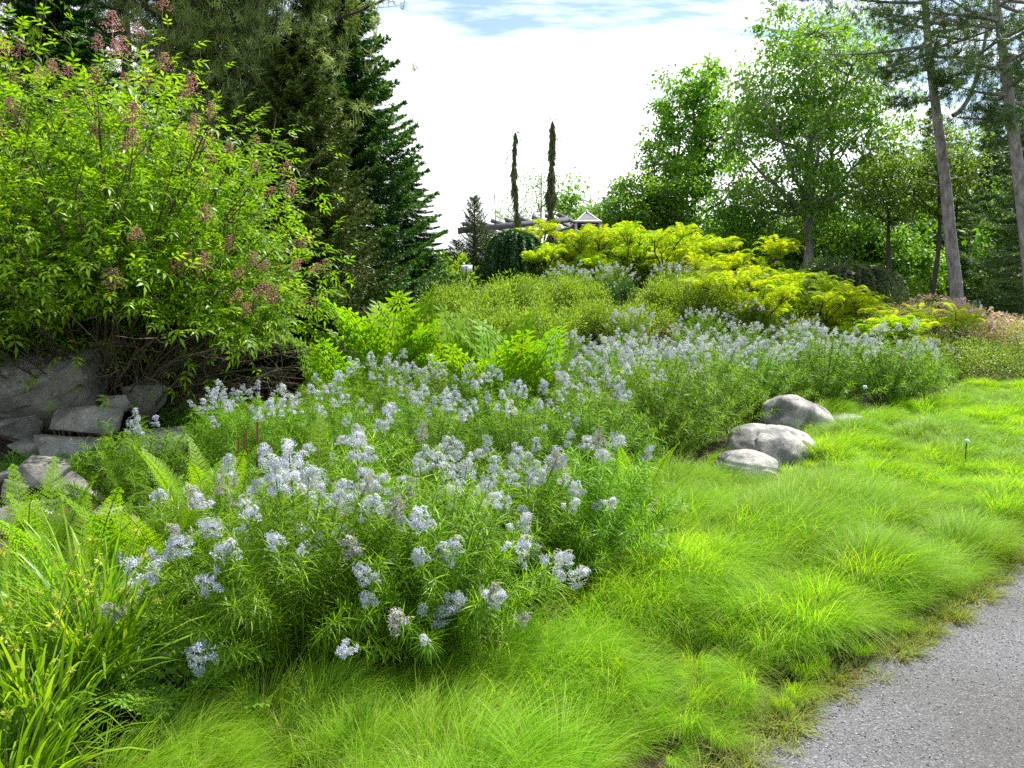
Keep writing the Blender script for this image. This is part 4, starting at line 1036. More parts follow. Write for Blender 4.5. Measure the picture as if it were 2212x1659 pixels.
# dark spruce whose right side stands against the sky
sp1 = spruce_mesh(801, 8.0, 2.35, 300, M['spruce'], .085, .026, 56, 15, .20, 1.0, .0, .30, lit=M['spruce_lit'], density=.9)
tree('spruce', sp1, (X(738, 17.2)-.0, 17.2, hz(X(738, 17.2), 17.2)-.1), 'tall dark spruce with bright right-hand branch tips against the sky')
hm = spruce_mesh(802, 5.6, 1.9, 210, M['hemlock'], .07, .022, 52, 14, .12, 1.0, .0, .34)
tree('hemlock', hm, (X(650, 13.6), 13.6, hz(X(650, 13.6), 13.6)-.1), 'shorter olive-green conifer standing in front of the dark spruce')
def pine_mesh(seed, H, Rb, zlo, nb, mat, needle=.14, nw=.014, puffs=16, per=26, curve=None, trunk_r=.2, bark='bark_dark', droop=.1, up=.25, flat=.6, spread=.55):
    g = np.random.default_rng(seed); mb = MB(); tr = MB()
    if curve is None: curve = np.array([(0, 0, 0), (.05, 0, H*.5), (0, 0, H)])
    cz = np.array(curve); zs = np.linspace(0, H, 26)
    ct = np.stack([np.interp(zs, cz[:, 2], cz[:, 0]), np.interp(zs, cz[:, 2], cz[:, 1]), zs], 1)
    ct[1:-1, :2] = (ct[:-2, :2]+ct[1:-1, :2]*2+ct[2:, :2])/4
    tube(tr, ct, trunk_r*(1-.72*(zs/H)**1.1), 12)
    C_ = []
    for k in range(nb):
        f = (k+g.random())/nb; z = zlo+(H-zlo)*f; a = g.uniform(0, 2*PI); L = Rb*(.35+.65*math.sin(PI*min(1, .25+.75*(1-f))))*g.uniform(.6, 1.1)
        b = np.array([np.interp(z, zs, ct[:, 0]), np.interp(z, zs, ct[:, 1]), z]); o = np.array([math.cos(a), math.sin(a), 0])
        e = b+o*L+[0, 0, (up-droop*1.0)*L]; mid = b+o*L*.5+[0, 0, -droop*L*.4]
        P = bez(b, mid, e, 8); tube(tr, P, np.linspace(.035, .008, 8)*min(1.4, L/1.5+.3)*(trunk_r/.18), 5)
        for _ in range(puffs):
            q = g.uniform(.35, 1); i = min(int(q*7), 6); c = P[i]*(1-(q*7-i))+P[i+1]*(q*7-i)+g.normal(0, 1, 3)*[L*spread*.36*(1.1-q*.5), L*spread*.36*(1.1-q*.5), L*.10*flat+.04]
            C_.append(c); 
            if g.random() < .8: tube(tr, [P[i], c], [.008, .003], 3)
    C_ = np.array(C_); n = len(C_)
    k = np.repeat(np.arange(n), per); m_ = len(k)
    tuft = nrm(g.normal(size=(n, 3))*[1, 1, .5]+[0, 0, .55])
    d = nrm(tuft[k]*.9+g.normal(size=(m_, 3))*.62)
    mb.scatter(t_needle(nw/needle), C_[k]+g.normal(0, .035, (m_, 3)), frames(d, g.uniform(-1, 1, m_), needle*g.uniform(.7, 1.2, m_)))
    return dict(fol=mb.build('crown', mat), st=tr.build('trunk', M[bark]))
wp1 = pine_mesh(811, 11.5, 2.9, 2.6, 130, M['pine'], .18, .018, 60, 26, spread=.62, flat=1.3, up=.42)
tree('white_pine', wp1, (X(570, 15.3), 15.3, hz(X(570, 15.3), 15.3)), 'soft grey-green white pine between the elderberry and the dark spruce, rising out of the picture')
wp2 = pine_mesh(812, 12.5, 3.0, 2.0, 85, M['pine_far'], .18, .020, 40, 24, spread=.6, flat=1.1)
tree('white_pine', wp2, (X(300, 20.5), 20.5, hz(X(300, 20.5), 20.5)), 'dark open pine behind the elderberry with sky between its branches')
tree('white_pine', wp2, (X(90, 22), 22, hz(X(90, 22), 22)), 'dark pine furthest left behind the elderberry', rz=2, sc=.95)
sp0 = spruce_mesh(803, 8.5, 2.0, 170, M['spruce'], .10, .032, 36, 11, .25, 1.0, .0, .2)
tree('spruce', sp0, (X(425, 16.8), 16.8, hz(X(425, 16.8), 16.8)), 'narrow dark spruce between the elderberry and the white pine', rz=1, sc=(.8, .8, 1.05))
tree('spruce', sp0, (X(160, 17.5), 17.5, hz(X(160, 17.5), 17.5)), 'dark spruce hidden behind the left part of the elderberry', rz=3, sc=(1.3, 1.3, .9))
tree('spruce', sp0, (X(-60, 16), 16, hz(X(-60, 16), 16)), 'dark spruce behind the elderberry at the left frame edge', rz=4, sc=(1.4, 1.4, .8))
tree('spruce', sp0, (X(880, 18.5), 18.5, hz(X(880, 18.5), 18.5)), 'low spruce peeping out right of the tall dark spruce', rz=4, sc=(.62, .62, .36))
# small spruce and the weeping mound
ss = spruce_mesh(804, 2.5, .85, 80, M['hemlock'], .05, .013, 22, 9, -.25, 1.0, .02, .25)
w = at(1025, 428, 20.5); z = hz(w.x, 20.5); tree('spruce', ss, (w.x, 20.5, z), 'small young spruce with a thin spire in front of the pergola', sc=(.62, .62, (w.z-z)/2.5))
w = at(985, 520, 20.0); z = hz(w.x, 20.0); tree('spruce', ss, (w.x, 20.0, z), 'smallest young spruce left of the thin-spired one', sc=(.55, .55, (w.z-z)/2.5), rz=2)
w = at(1050, 500, 21.0); z = hz(w.x, 21.0); tree('spruce', ss, (w.x, 21.0, z), 'young bushy spruce between the thin spire and the weeping mound', sc=(.95, .95, (w.z-z)/2.5), rz=4)
def weeping(seed, H, Rw, n, needle, nw, per, mat, strands=True):
    g = np.random.default_rng(seed); mb = MB(); tr = MB(); tube(tr, [(0, 0, 0), (.03, 0, H*.9)], [.06, .03], 6)
    pos = []; dr = []
    for k in range(n):
        a = g.uniform(0, 6.28); r = Rw*g.uniform(.25, 1); o = np.array([math.cos(a), math.sin(a), 0])
        z1 = H*g.uniform(.0, .35); P = bez((0, 0, H*g.uniform(.82, 1)), o*r*.9+[0, 0, H*1.12], o*r*1.05+[0, 0, z1+H*.15], 10); P[-2:, 2] -= .08
        tube(tr, P, np.linspace(.012, .004, 10), 4)
        u = g.uniform(0, 9, per); i = np.minimum(u.astype(int), 8); fr = (u-i)[:, None]; p = P[i]*(1-fr)+P[i+1]*fr; T = nrm(P[i+1]-P[i])
        rn = g.normal(size=(per, 3)); pos.append(p); dr.append(T*.8+nrm(rn)*.75)
    pos = np.concatenate(pos); dr = np.concatenate(dr)
    mb.scatter(t_needle(nw/needle), pos, frames(dr, g.uniform(-1, 1, len(pos)), needle*g.uniform(.7, 1.2, len(pos))))
    return dict(fol=mb.build('crown', mat), st=tr.build('trunk', M['bark_dark']))
wm = weeping(805, 1.6, .78, 190, .10, .036, 260, M['spruce'])
w = at(1112, 498, 19.8); z = hz(w.x, 19.8); tree('weeping_spruce', wm, (w.x, 19.8, z), 'dark green weeping spruce mound with hanging branches', sc=(1, 1, (w.z-z)/1.66))
def column_tree(px, pt, Y, wid, label, seed, bend, mess):
    g = np.random.default_rng(seed); w = at(px, pt, Y); z0 = hz(w.x, Y); H = w.z-z0; mb = MB(); tr = MB()
    zs = np.linspace(0, H, 18); cx = bend*np.sin(zs*1.1+seed)+np.interp(zs, [0, H], [.12, 0]); ct = np.stack([cx, .04*np.sin(zs*1.7), zs], 1)
    tube(tr, ct, np.linspace(.075, .015, 18), 7)
    n = int(2600*wid/.3); u = g.random(n)**.9; zz_ = u*H; i = zz_/H*17; i0 = np.minimum(i.astype(int), 16)
    c = ct[i0]*(1-(i-i0))[:, None]+ct[i0+1]*(i-i0)[:, None]
    r = wid*.5*(1-u**3*.82)*(.65+.3*np.sin(zz_*4+seed)+.25*np.sin(zz_*9.3))*np.sqrt(g.random(n)); a = g.uniform(0, 6.28, n)
    p = c+np.stack([r*np.cos(a), r*np.sin(a), np.zeros(n)], 1)
    mb.scatter(t_strip(.16, .1), p, frames(np.stack([np.cos(a)*.25, np.sin(a)*.25, -np.ones(n)], 1)+g.normal(0, .12, (n, 3)), g.uniform(0, 6, n), g.uniform(.12, .28, n)))
    for k in range(mess):                                        # stray hanging tips near the leader
        q = ct[-1-(k % 3)]; d = nrm(g.normal(size=3)*[1, 1, .3]+[0, 0, .3]); e = q+d*.28+[0, 0, -.05]; P = bez(q, q+d*.22+[0, 0, .10], e, 5); tube(tr, P, .006, 3)
        m_ = 16; uu = g.random(m_)*4; ii_ = np.minimum(uu.astype(int), 3); pp = P[ii_]+(P[ii_+1]-P[ii_])*(uu-ii_)[:, None]
        mb.scatter(t_strip(.16, .1), pp, frames(g.normal(0, .3, (m_, 3))+[0, 0, -1], 0, .08))
    tree('weeping_column_tree', dict(fol=mb.build('crown', M['column_needle']), st=tr.build('trunk', M['bark_dark'])), (w.x, Y, z0), label, grp='narrow weeping conifers on the crest')
column_tree(1115, 287, 24, .21, 'thinner bent weeping column tree with a forked bare tip', 1, .09, 9)
column_tree(1190, 262, 24.6, .35, 'thicker taller weeping column tree behind the yellow sumacs', 2, .05, 6)

# ---------------------------------------------------------------- broadleaved trees
def broad_mesh(seed, H, crown, nclus, per, ls, mat, trunk_r=.16, leaf=None, bark='bark_dark', lean=(0, 0), clus=.5, nlimb=9, first=.3, open_=1.0, pointed=0):
    """crown = (rx, ry, z_low, z_high)"""
    g = np.random.default_rng(seed); mb = MB(); tr = MB(); rx, ry, zl, zh = crown
    tz = np.linspace(0, H*.86, 14); tc_ = np.stack([lean[0]*tz/H+.10*np.sin(tz*.9+seed), lean[1]*tz/H+.08*np.cos(tz*.8), tz], 1); tc_[:, :2] -= tc_[0, :2]
    tube(tr, tc_, trunk_r*(1-.82*(tz/tz[-1])**.9), 9)
    zc = (zl+zh)/2; rz_ = (zh-zl)/2
    d = nrm(g.normal(size=(nclus, 3))); rr = g.random(nclus)**.45
    if pointed: 
        P = d*rr[:, None]; P[:, :2] *= (1-pointed*np.clip(P[:, 2:3], 0, 1))
    else: P = d*rr[:, None]
    c = P*[rx, ry, rz_]+[lean[0]*.7, lean[1]*.7, zc]
    limbs = []
    for k in range(nlimb):
        i = g.integers(0, nclus); far = c[np.argsort(-np.linalg.norm((c-[0, 0, zc])*[1, 1, .5], axis=1))[k*max(1, nclus//(nlimb*3))]]
        zb = np.clip(far[2]-np.hypot(far[0], far[1])*g.uniform(.6, 1.3), H*first, H*.78); b = np.array([np.interp(zb, tz, tc_[:, 0]), np.interp(zb, tz, tc_[:, 1]), zb])
        L_ = bez(b, b*.45+far*.55+[0, 0, -.1*(far[2]-zb)], far, 10); L_[1:-1] += g.normal(0, .05, (8, 3)); limbs.append(L_)
        tube(tr, L_, np.linspace(trunk_r*.42, trunk_r*.08, 10), 6)
    LP = np.concatenate(limbs+[tc_[7:]])
    for q in c:
        dist = np.linalg.norm(LP-q, axis=1)+.6*np.maximum(0, LP[:, 2]-q[2]); b = LP[np.argmin(dist)]
        tube(tr, bez(b, (b+q)/2+g.normal(0, .1, 3), q, 5), np.linspace(trunk_r*.13, trunk_r*.035, 5), 4)
        for _ in range(3):
            e = q+g.normal(0, clus*.6, 3)*[1, 1, .7]; tube(tr, [q, e], [trunk_r*.04, .004], 3)
    k = np.repeat(np.arange(nclus), per); n = len(k); sz = clus*g.uniform(.55, 1.25, nclus)*open_
    off = g.normal(0, 1, (n, 3))*sz[k][:, None]*[.62, .62, .38]
    p = c[k]+off; dd = nrm(off*.7+g.normal(0, .6, (n, 3))+[0, 0, -.15])
    mb.scatter(leaf or t_leaf(.55, .08, .15), p, frames(dd, g.normal(0, .6, n), ls*g.uniform(.65, 1.25, n)))
    return dict(fol=mb.build('crown', mat), st=tr.build('trunk', M[bark]))
def trees_at(name, v, px, Y, label, rz=0, sc=1.0, grp=None, dz=0):
    x = X(px, Y); return tree(name, v, (x, Y, hz(x, Y)-.05+dz), label, 'tree', rz, sc, grp)
oak = broad_mesh(901, 11.0, (2.5, 2.2, 2.6, 10.9), 120, 100, .22, M['oak'], .22, clus=.55, open_=.82)
trees_at('oak_tree', oak, 1492, 38, 'oak with clumped glossy leaves, sky showing through, left of the maple')
mid1 = broad_mesh(902, 6.6, (2.4, 2.2, .8, 6.4), 120, 95, .20, M['oak'], .14, clus=.55)
trees_at('broadleaf_tree', mid1, 1400, 36, 'lower rounded green tree left of the oak', rz=1)
thin = broad_mesh(903, 6.2, (2.3, 2.0, .8, 6.1), 85, 26, .11, M['birch'], .07, clus=.6, nlimb=12, open_=1.1)
trees_at('birch_tree', thin, 1165, 34, 'thin airy tree showing between and right of the weeping columns', rz=2)
trees_at('birch_tree', thin, 1105, 35, 'small airy tree left of the thinner weeping column', rz=4, sc=(.7, .7, .72))
mid2 = broad_mesh(904, 5.2, (1.9, 1.8, .3, 5.0), 100, 95, .19, M['maple'], .10, clus=.5)
trees_at('broadleaf_tree', mid2, 1265, 37, 'bushy tree behind the gabled roof frame', rz=1, sc=(1.0, 1, 1.02))
trees_at('broadleaf_tree', mid2, 1330, 35, 'bushy tree just right of the gabled roof frame', rz=3, sc=(.9, .9, .86))
trees_at('broadleaf_tree', mid2, 1570, 34, 'dark bushy tree filling the gap between oak and maple', rz=2, sc=(.9, 1, .85))
maple = broad_mesh(905, 12.0, (3.7, 3.2, 2.2, 12.2), 260, 88, .19, M['maple'], .24, clus=.62, nlimb=16, open_=.95, pointed=.25, bark='bark_grey')
trees_at('maple_tree', maple, 1735, 32, 'large spreading maple with pale top twigs, dark trunk above the sumacs')
mt = broad_mesh(906, 13.2, (3.2, 2.6, 7.0, 13.4), 130, 22, .12, M['birch'], .12, clus=.6, nlimb=16, open_=1.2)
trees_at('birch_tree', mt, 1780, 36, 'tall thin-leaved tree whose twiggy top shows above the maple', rz=1)
asp = broad_mesh(907, 7.6, (1.35, 1.3, 3.6, 7.4), 70, 80, .13, M['birch'], .11, clus=.42, first=.5)
trees_at('broadleaf_tree', asp, 2000, 27, 'slim tree with a dark straight trunk left of the curved pine', rz=2)
trees_at('broadleaf_tree', asp, 1915, 29, 'pale round-headed tree right of the maple crown', rz=4, sc=(1.1, 1.1, .92))

# two tall pines with bare grey trunks on the right
def pcurve(pts, Y):
    ws = [at(px, py, Y) for px, py in pts]; b = ws[0]; z0 = hz(b.x, Y)
    c = [(0, 0, 0)]+[(q.x-b.x, .0, q.z-z0) for q in ws]; return (b.x, Y, z0), np.array(c)
loc, cv = pcurve([(2068, 640), (2056, 545), (2049, 470), (2043, 400), (2034, 330), (2022, 235), (2006, 110), (1998, 0), (1995, -150)], 24)
H1 = cv[-1, 2]+.6; cv = np.vstack([cv, [cv[-1, 0], 0, H1]])
tp = pine_mesh(821, H1, 3.3, 6.9, 44, M['pine_far'], .17, .022, 32, 26, curve=cv, trunk_r=.20, bark='bark_grey', droop=.12, up=.15, flat=.7, spread=.5)
tree('tall_pine', tp, loc, 'tall pine with a curved bare grey trunk, left of the two')
loc, cv = pcurve([(2232, 640), (2212, 470), (2196, 340), (2176, 180), (2155, 30), (2140, -100)], 21.5)
H2 = cv[-1, 2]+.6; cv = np.vstack([cv, [cv[-1, 0], 0, H2]])
tp2 = pine_mesh(822, H2, 3.0, 5.6, 38, M['pine_far'], .16, .02, 30, 26, curve=cv, trunk_r=.21, bark='bark_grey', droop=.12, up=.15, flat=.7, spread=.5)
tree('tall_pine', tp2, loc, 'tall pine with a bare grey trunk at the right frame edge')
ds = MB(); P = bez(at(2058, 250, 24.3), at(2120, 225, 24.3), at(2143, -40, 24.3), 12); tube(ds, P, np.linspace(.075, .03, 12), 6)
lb_ = ds.build('dead_limb', M['bark_grey'])
for o in [o for o in C.objects if o.get('label') == 'tall pine with a curved bare grey trunk, left of the two']:
    child('dead_limb', lb_, o, Vector((-o.location.x, -o.location.y, -o.location.z)))
st_ = MB(); g = np.random.default_rng(4)
for k in range(9):
    p = at(2036+g.uniform(-3, 3), 290+k*14, 24); d = np.array([g.choice([-1, 1, 1]), -.2, g.uniform(-.1, .3)])*g.uniform(.4, .9)
    tube(st_, [np.array(p), np.array(p)+d*.6, np.array(p)+d+[0, 0, .06]], [.02, .012, .005], 4)
sb = st_.build('branch_stubs', M['bark_grey'])
for o in [o for o in C.objects if o.get('label') == 'tall pine with a curved bare grey trunk, left of the two']:
    child('branch_stubs', sb, o, Vector((-o.location.x, -o.location.y, -o.location.z)))
# spruces of the wood on the right: open, layered, with bare lower trunks
os_ = [spruce_mesh(830+k, 10, 2.3, 110, M['pine_far'], .14, .03, 20, 10, .28, 1.0, .16, .30, jit=.22) for k in range(3)]
RS = 'dark spruces in the wood on the right'
for (px, Y, k, top, w_, lb) in [
 (2112, 41, 0, 250, 1.1, 'layered dark spruce just right of the curved pine'), (2150, 40, 1, 130, 1.3, 'tall layered spruce between the two grey pines'),
 (2195, 29, 2, 170, .95, 'tall dark spruce behind the right-hand pine'), (1985, 36, 0, 232, .75, 'dark spruce top showing left of the curved pine'),
 (2050, 35, 1, 330, .9, 'dark spruce directly behind the curved pine'), (1850, 40, 2, 330, .9, 'dark spruce behind the maple on its right'),
 (1600, 42, 1, 425, .7, 'dark spruce behind the gap between oak and maple'), (2240, 25, 0, 60, .9, 'dark spruce cut by the right frame edge')]:
    w = at(px, top, Y); z = hz(w.x, Y); trees_at('spruce', os_[k], px, Y, lb, k*1.3, (w_, w_, (w.z-z)/10), RS)
und = [broad_mesh(840+k, 4.6, (1.7, 1.6, .2, 4.5), 85, 80, .20, M['under'] if k != 1 else M['maple'], .08, clus=.48) for k in range(3)]
UT = 'low broadleaved trees at the edge of the wood'
for (px, Y, k, top, w_, lb) in [
 (1440, 40, 0, 430, 1.1, 'low tree left of the oak trunk'), (1520, 37, 1, 470, .9, 'low tree right of the oak trunk'), (1640, 36, 0, 440, 1.1, 'low tree below the left side of the maple'),
 (1690, 35, 2, 470, 1.0, 'low dark tree just left of the maple trunk'), (1790, 34, 0, 440, 1.1, 'low dark tree just right of the maple trunk'), (1850, 33, 1, 430, 1.1, 'low yellow-green tree below the right side of the maple'),
 (1920, 34, 2, 400, 1.1, 'low dark tree left of the slim straight trunk'), (1965, 31, 1, 480, .9, 'small lit tree left of the slim straight trunk'), (2010, 38, 0, 430, 1.2, 'shaded tree behind the slim straight trunk'),
 (2095, 43, 1, 420, 1.4, 'lit tree between curved pine and spruces'), (2150, 43, 2, 380, 1.4, 'shaded tree deep between the two grey pines'), (2200, 33, 1, 440, 1.1, 'lit tree behind the right-hand pine trunk'),
 (1745, 42, 1, 350, 1.4, 'tree of middle height behind the maple'), (1560, 45, 0, 445, 1.1, 'tree of middle height behind the oak'), (2250, 30, 2, 330, 1.2, 'shaded tree at the right frame edge'), (2060, 42, 2, 300, 1.3, 'tree of middle height far behind the curved pine')]:
    w = at(px, top, Y); z = hz(w.x, Y); trees_at('broadleaf_tree', und[k], px, Y, lb, px*.7, (w_, w_, (w.z-z)/4.6), UT)
# distant wood that reads as one mass
g = np.random.default_rng(77); mb = MB(); n = 46000
px_ = g.uniform(1230, 2500, n); Yd = g.uniform(52, 70, n); xd = (px_*1024/2212-512)/FOC*Yd
toph = np.interp(px_, [1230, 1330, 1600, 1900, 2500], [2.5, 3.5, 4.5, 5, 6.5])*(.82+.18*np.sin(xd*.9)*np.sin(xd*.37+1)); zd = hgt(xd, Yd)+toph*np.sqrt(g.random(n))
mb.scatter(t_leaf(.7, .1, .2), np.stack([xd, Yd, zd], 1), frames(g.normal(size=(n, 3)), 0, g.uniform(.3, .6, n)))
solo('far_woodland', mb.build('far_woodland', M['under']), 'distant green woodland behind the trees on the right', 'woodland', kind='stuff')
g = np.random.default_rng(78); mb = MB(); n = 24000
xd = g.uniform(9, 40, n); Yd = g.uniform(26, 46, n); k_ = xd > 7+.1*Yd; xd, Yd = xd[k_], Yd[k_]; n = len(xd)
zd = hgt(xd, Yd)+np.where((xd > .5*Yd), .55, 1.3)*g.random(n)**1.5*(.6+.5*np.sin(xd*1.3)*np.sin(Yd*.9))
mb.scatter(t_leaf(.6, .1, .2), np.stack([xd, Yd, zd], 1), frames(g.normal(size=(n, 3))+[0, 0, .7], 0, g.uniform(.12, .25, n)))
solo('undergrowth', mb.build('undergrowth', M['under']), 'low green undergrowth on the floor of the right-hand wood', 'undergrowth', kind='stuff')

# ---------------------------------------------------------------- shrubs on the right
HG = [bush_mesh(670+k, 1.25, 1.1, 1.15, 11000, .045, M['hedge'], 20, twigs=30, fill=.4) for k in range(2)]
HP = [bush_mesh(680+k, 1.3, 1.15, 1.25, 9500, .045, M['hedge'], 18, flowers='pink', nf=3000, fs=.07, top=.38, twigs=30, fill=.45) for k in range(2)]
for (px, Y, v, sz, lb) in [
 (2080, 15.2, HG[0], (1.15, 1.1, .95), 'rounded green and reddish clipped shrub at the edge of the open sedge'),
 (2215, 16.0, HG[1], (1.2, 1.1, 1.1), 'rounded reddish-green shrub cut by the right frame edge'),
 (2010, 17.2, HG[1], .95, 'reddish-green shrub behind the tip of the bluestar bed'),
 (2150, 18.3, HP[0], (1.35, 1.2, 668), 'pink-flowered shrub in the middle of the right-hand group'),
 (2060, 18.9, HP[1], (1.3, 1.2, 652), 'pink-flowered shrub right of the low yellow sumacs'),
 (2240, 19.2, HP[1], (1.35, 1.2, 695), 'pink-flowered shrub at the right frame edge'),
 (1985, 20.5, HP[0], (1.3, 1.2, 640), 'pink-flowered shrub behind the right low sumac, furthest left of its group'),
 (2100, 21.0, HP[0], (1.2, 1.2, 678), 'pink-flowered shrub in front of the walking visitor'),
 (2195, 22.0, HP[1], (1.2, 1.2, 682), 'pink-flowered shrub right of the walking visitor'),
]:
    if isinstance(sz, tuple) and sz[2] > 10: sz = (sz[0], sz[1], max(.3, (at(px, sz[2], Y).z-hz(X(px, Y), Y))/1.22))
    bush(v, X(px, Y), Y, lb, sz, grp='rounded shrubs at the right end of the bed')
wl = weeping(690, 2.0, 1.35, 190, .13, .03, 170, M['weep'])
w = at(1850, 572, 22); z = hz(w.x, 22); tree('weeping_shrub', wl, (w.x, 22, z), 'grey-green weeping shrub with bare pale arching branches', cat='shrub', sc=(1, 1, (w.z-z)/2.05))
bush(LM[0], X(1960, 25), 25, 'bright green round bush right of the weeping shrub', (1.5, 1.4, 1.9))
bush(GD[0], X(2212, 27), 27, 'dark green bush beside the walking visitor', (2.0, 1.8, 1.9))
bush(GD[1], X(1775, 24), 24, 'dark bush left of the grey weeping shrub', (1.6, 1.5, 1.35))
bush(GD[0], X(1500, 27), 27, 'dark bush behind the yellow sumacs under the oak', (2.0, 1.8, 1.3))
bush(GD[1], X(1640, 27), 27, 'dark bush behind the yellow sumacs left of the maple trunk', (2.2, 1.8, 1.25))
bush(GD[0], X(1295, 26), 26, 'rounded dark evergreen in front of the gabled roof frame', (1.4, 1.2, 1.75))

for (px, Y, sz, k, lb) in [(935, 22, (2.2, 1.6, 1.35), 0, 'wide lime bush low on the skyline next to the dark spruce'), (1075, 23.5, (2.0, 1.6, 1.5), 1, 'lime bush behind the weeping mound, under the pergola'),
                       (1165, 22.5, (1.6, 1.4, 1.3), 0, 'lime bush between the two weeping columns')]:
    bush(LM[k], X(px, Y), Y, lb, sz, name='leafy_plant', cat='plant')
bush(GD[1], X(1020, 22), 22, 'dark bush at the foot of the small spruces', (1.8, 1.4, 1.15))
# ---------------------------------------------------------------- pergola, roof frame, plaques
Yp = 26.5; a = at(1004, 497, Yp); b = at(1215, 476, Yp+2.2); z0 = hz(a.x, Yp)
r = thing('pergola', 'weathered grey timber pergola behind the weeping columns', 'pergola', ((a.x+b.x)/2, Yp+1, z0))
def L_(v): return np.array(v)-np.array(r.location)
def beam(name, p, q, w_, h_, over=.0, ext=None):
    p = Vector(p); q = Vector(q); d = q-p; mb = MB(); box(mb, (0, 0, 0), (d.length+over, w_, h_)); me = mb.build(name, M['timber'])
    return child(name, me, r, (p+q)/2, d.to_track_quat('X', 'Z').to_euler())
A = Vector(L_(a)); B = Vector(L_(b)); back = Vector((.9, 3.2, 0))
beam('beam', A, B, .07, .20, .5); beam('beam', A+back, B+back, .07, .20, .5)
for f in np.linspace(.02, .98, 8):
    p = A.lerp(B, f)+Vector((0, 0, .17)); beam('rafter', p-back*.12, p+back*1.12, .05, .13)
for f in (.1, .9):
    for bk in (0, 1):
        p = A.lerp(B, f)+back*bk; q = Vector((p.x, p.y, -.05)); mb = MB(); hh = p.z-.105; box(mb, (0, 0, hh/2), (.14, .14, hh)); child('post', mb.build('post', M['timber']), r, (p.x, p.y, 0))
Yg = 31; t_ = at(1271, 452, Yg); z0 = hz(t_.x, Yg); hw = .46; dep = 1.5; ze = t_.z-.46
r = thing('garden_pavilion', 'small white gabled roof frame just showing above the yellow sumacs', 'pavilion', (t_.x, Yg+.8, z0))
base = np.array(r.location)
mb = MB(); zt = t_.z-z0; zE = ze-z0
cor = [(-hw, -.75), (hw, -.75), (hw, .75), (-hw, .75)]; apex = (0, 0, zt)
mb2 = MB()
for x_, y_ in cor:
    pb = MB(); box(pb, (x_, y_, zE/2), (.09, .09, zE)); child('post', pb.build('post', M['white_paint']), r)
    hb = MB(); tube(hb, [(x_*1.12, y_*1.12, zE-.03), apex], .03, 4); child('hip_rafter', hb.build('hip_rafter', M['white_paint']), r)
for i in range(4):
    p, q = cor[i], cor[(i+1) % 4]; eb = MB(); tube(eb, [(p[0]*1.1, p[1]*1.1, zE), (q[0]*1.1, q[1]*1.1, zE)], .05, 4); child('eave_beam', eb.build('eave_beam', M['white_paint']), r)
    mb2.add([(p[0]*1.05, p[1]*1.05, zE+.03), (q[0]*1.05, q[1]*1.05, zE+.03), (0, 0, zt-.03)], [[0, 1, 2]])
child('roof_panel', mb2.build('roof_panel', M['timber']), r)
fb = MB(); tube(fb, [(0, 0, zt-.02), (0, 0, zt+.06), (0, 0, zt+.10)], [.05, .06, .01], 8); child('finial', fb.build('finial', M['white_paint']), r)
# garden cane
w = at(1077, 505, 22.5); w2 = at(1068, 418, 22.5); mb = MB(); z0 = hz(w.x, 22.5)
tube(mb, [(0, 0, 0), (w2.x-w.x, 0, w2.z-z0)], .012, 5); solo('garden_cane', mb.build('garden_cane', M['twig']), 'thin leaning cane sticking up beside the small spruce', 'cane', (w.x, 22.5, z0))
# roses on the pergola side: pink blooms
mb = MB(); g = np.random.default_rng(12); 
RB = bush_mesh(695, .7, .6, 1.6, 3500, .06, M['shrub_dark'], 12, flowers='red_pink', nf=26, fs=.14, top=.5, twigs=20)
bush(RB, X(1150, 23), 23, 'rose bush with a few pink blooms behind the left sumac', 1.0, name='rose_bush')
def plaque(px, py, Y, w_, h_, tilt, turn, label, mat='label_plate', stake='green_metal', lines=3, zg=None):
    c = at(px, py, Y); z0 = hz(c.x, Y); r = thing('plant_label', label, 'sign', (c.x, Y, z0)); hh = c.z-z0
    sb = MB(); tube(sb, [(0, 0, -.02), (0, 0, hh)], .005 if w_ < .15 else .014, 6); child('stake', sb.build('stake', M[stake]), r)
    pb = MB(); box(pb, (0, 0, 0), (w_, .004, h_)); p = child('plate', pb.build('plate', M[mat]), r, (0, -.012, hh), (tilt, 0, turn))
    tb = MB(); g_ = random.Random(int(px))
    for k in range(lines):
        ww = w_*g_.uniform(.45, .78); box(tb, (g_.uniform(-.02, .02)*w_, -.0026, h_*(.28-.28*k)), (ww, .0012, h_*.10))
    child('lettering', tb.build('lettering', M['green_metal']), p)
plaque(2088, 952, 7.1, .055, .036, -.75, .5, 'small pale plant label on a stake standing alone in the open sedge')
plaque(1868, 836, 10.35, .06, .045, -.5, .3, 'small pale plant label in front of the dark-footed bluestar')
plaque(1308, 595, 18.4, .10, .075, -.3, .1, 'small white plaque by the foot of the crest sumacs', lines=1)
# the larger plaque: white plate with a dark upright mark in its middle
c = at(1008, 585, 17.2); z0 = hz(c.x, 17.2); r = thing('plant_label', 'white rectangular plaque on a black stake before the small spruce', 'sign', (c.x, 17.2, z0))
sb = MB(); box(sb, (0, 0, (c.z-z0)/2), (.03, .03, c.z-z0)); child('stake', sb.build('stake', M['black_metal']), r)
pb = MB(); box(pb, (0, 0, 0), (.24, .008, .15)); p = child('plate', pb.build('plate', M['white_paint']), r, (0, -.025, c.z-z0+.05), (-.35, 0, 0))
tb = MB(); box(tb, (.0, -.0055, -.03), (.018, .002, .09)); box(tb, (0, -.0055, .035), (.075, .002, .025)); child('mark', tb.build('mark', M['black_metal']), p)
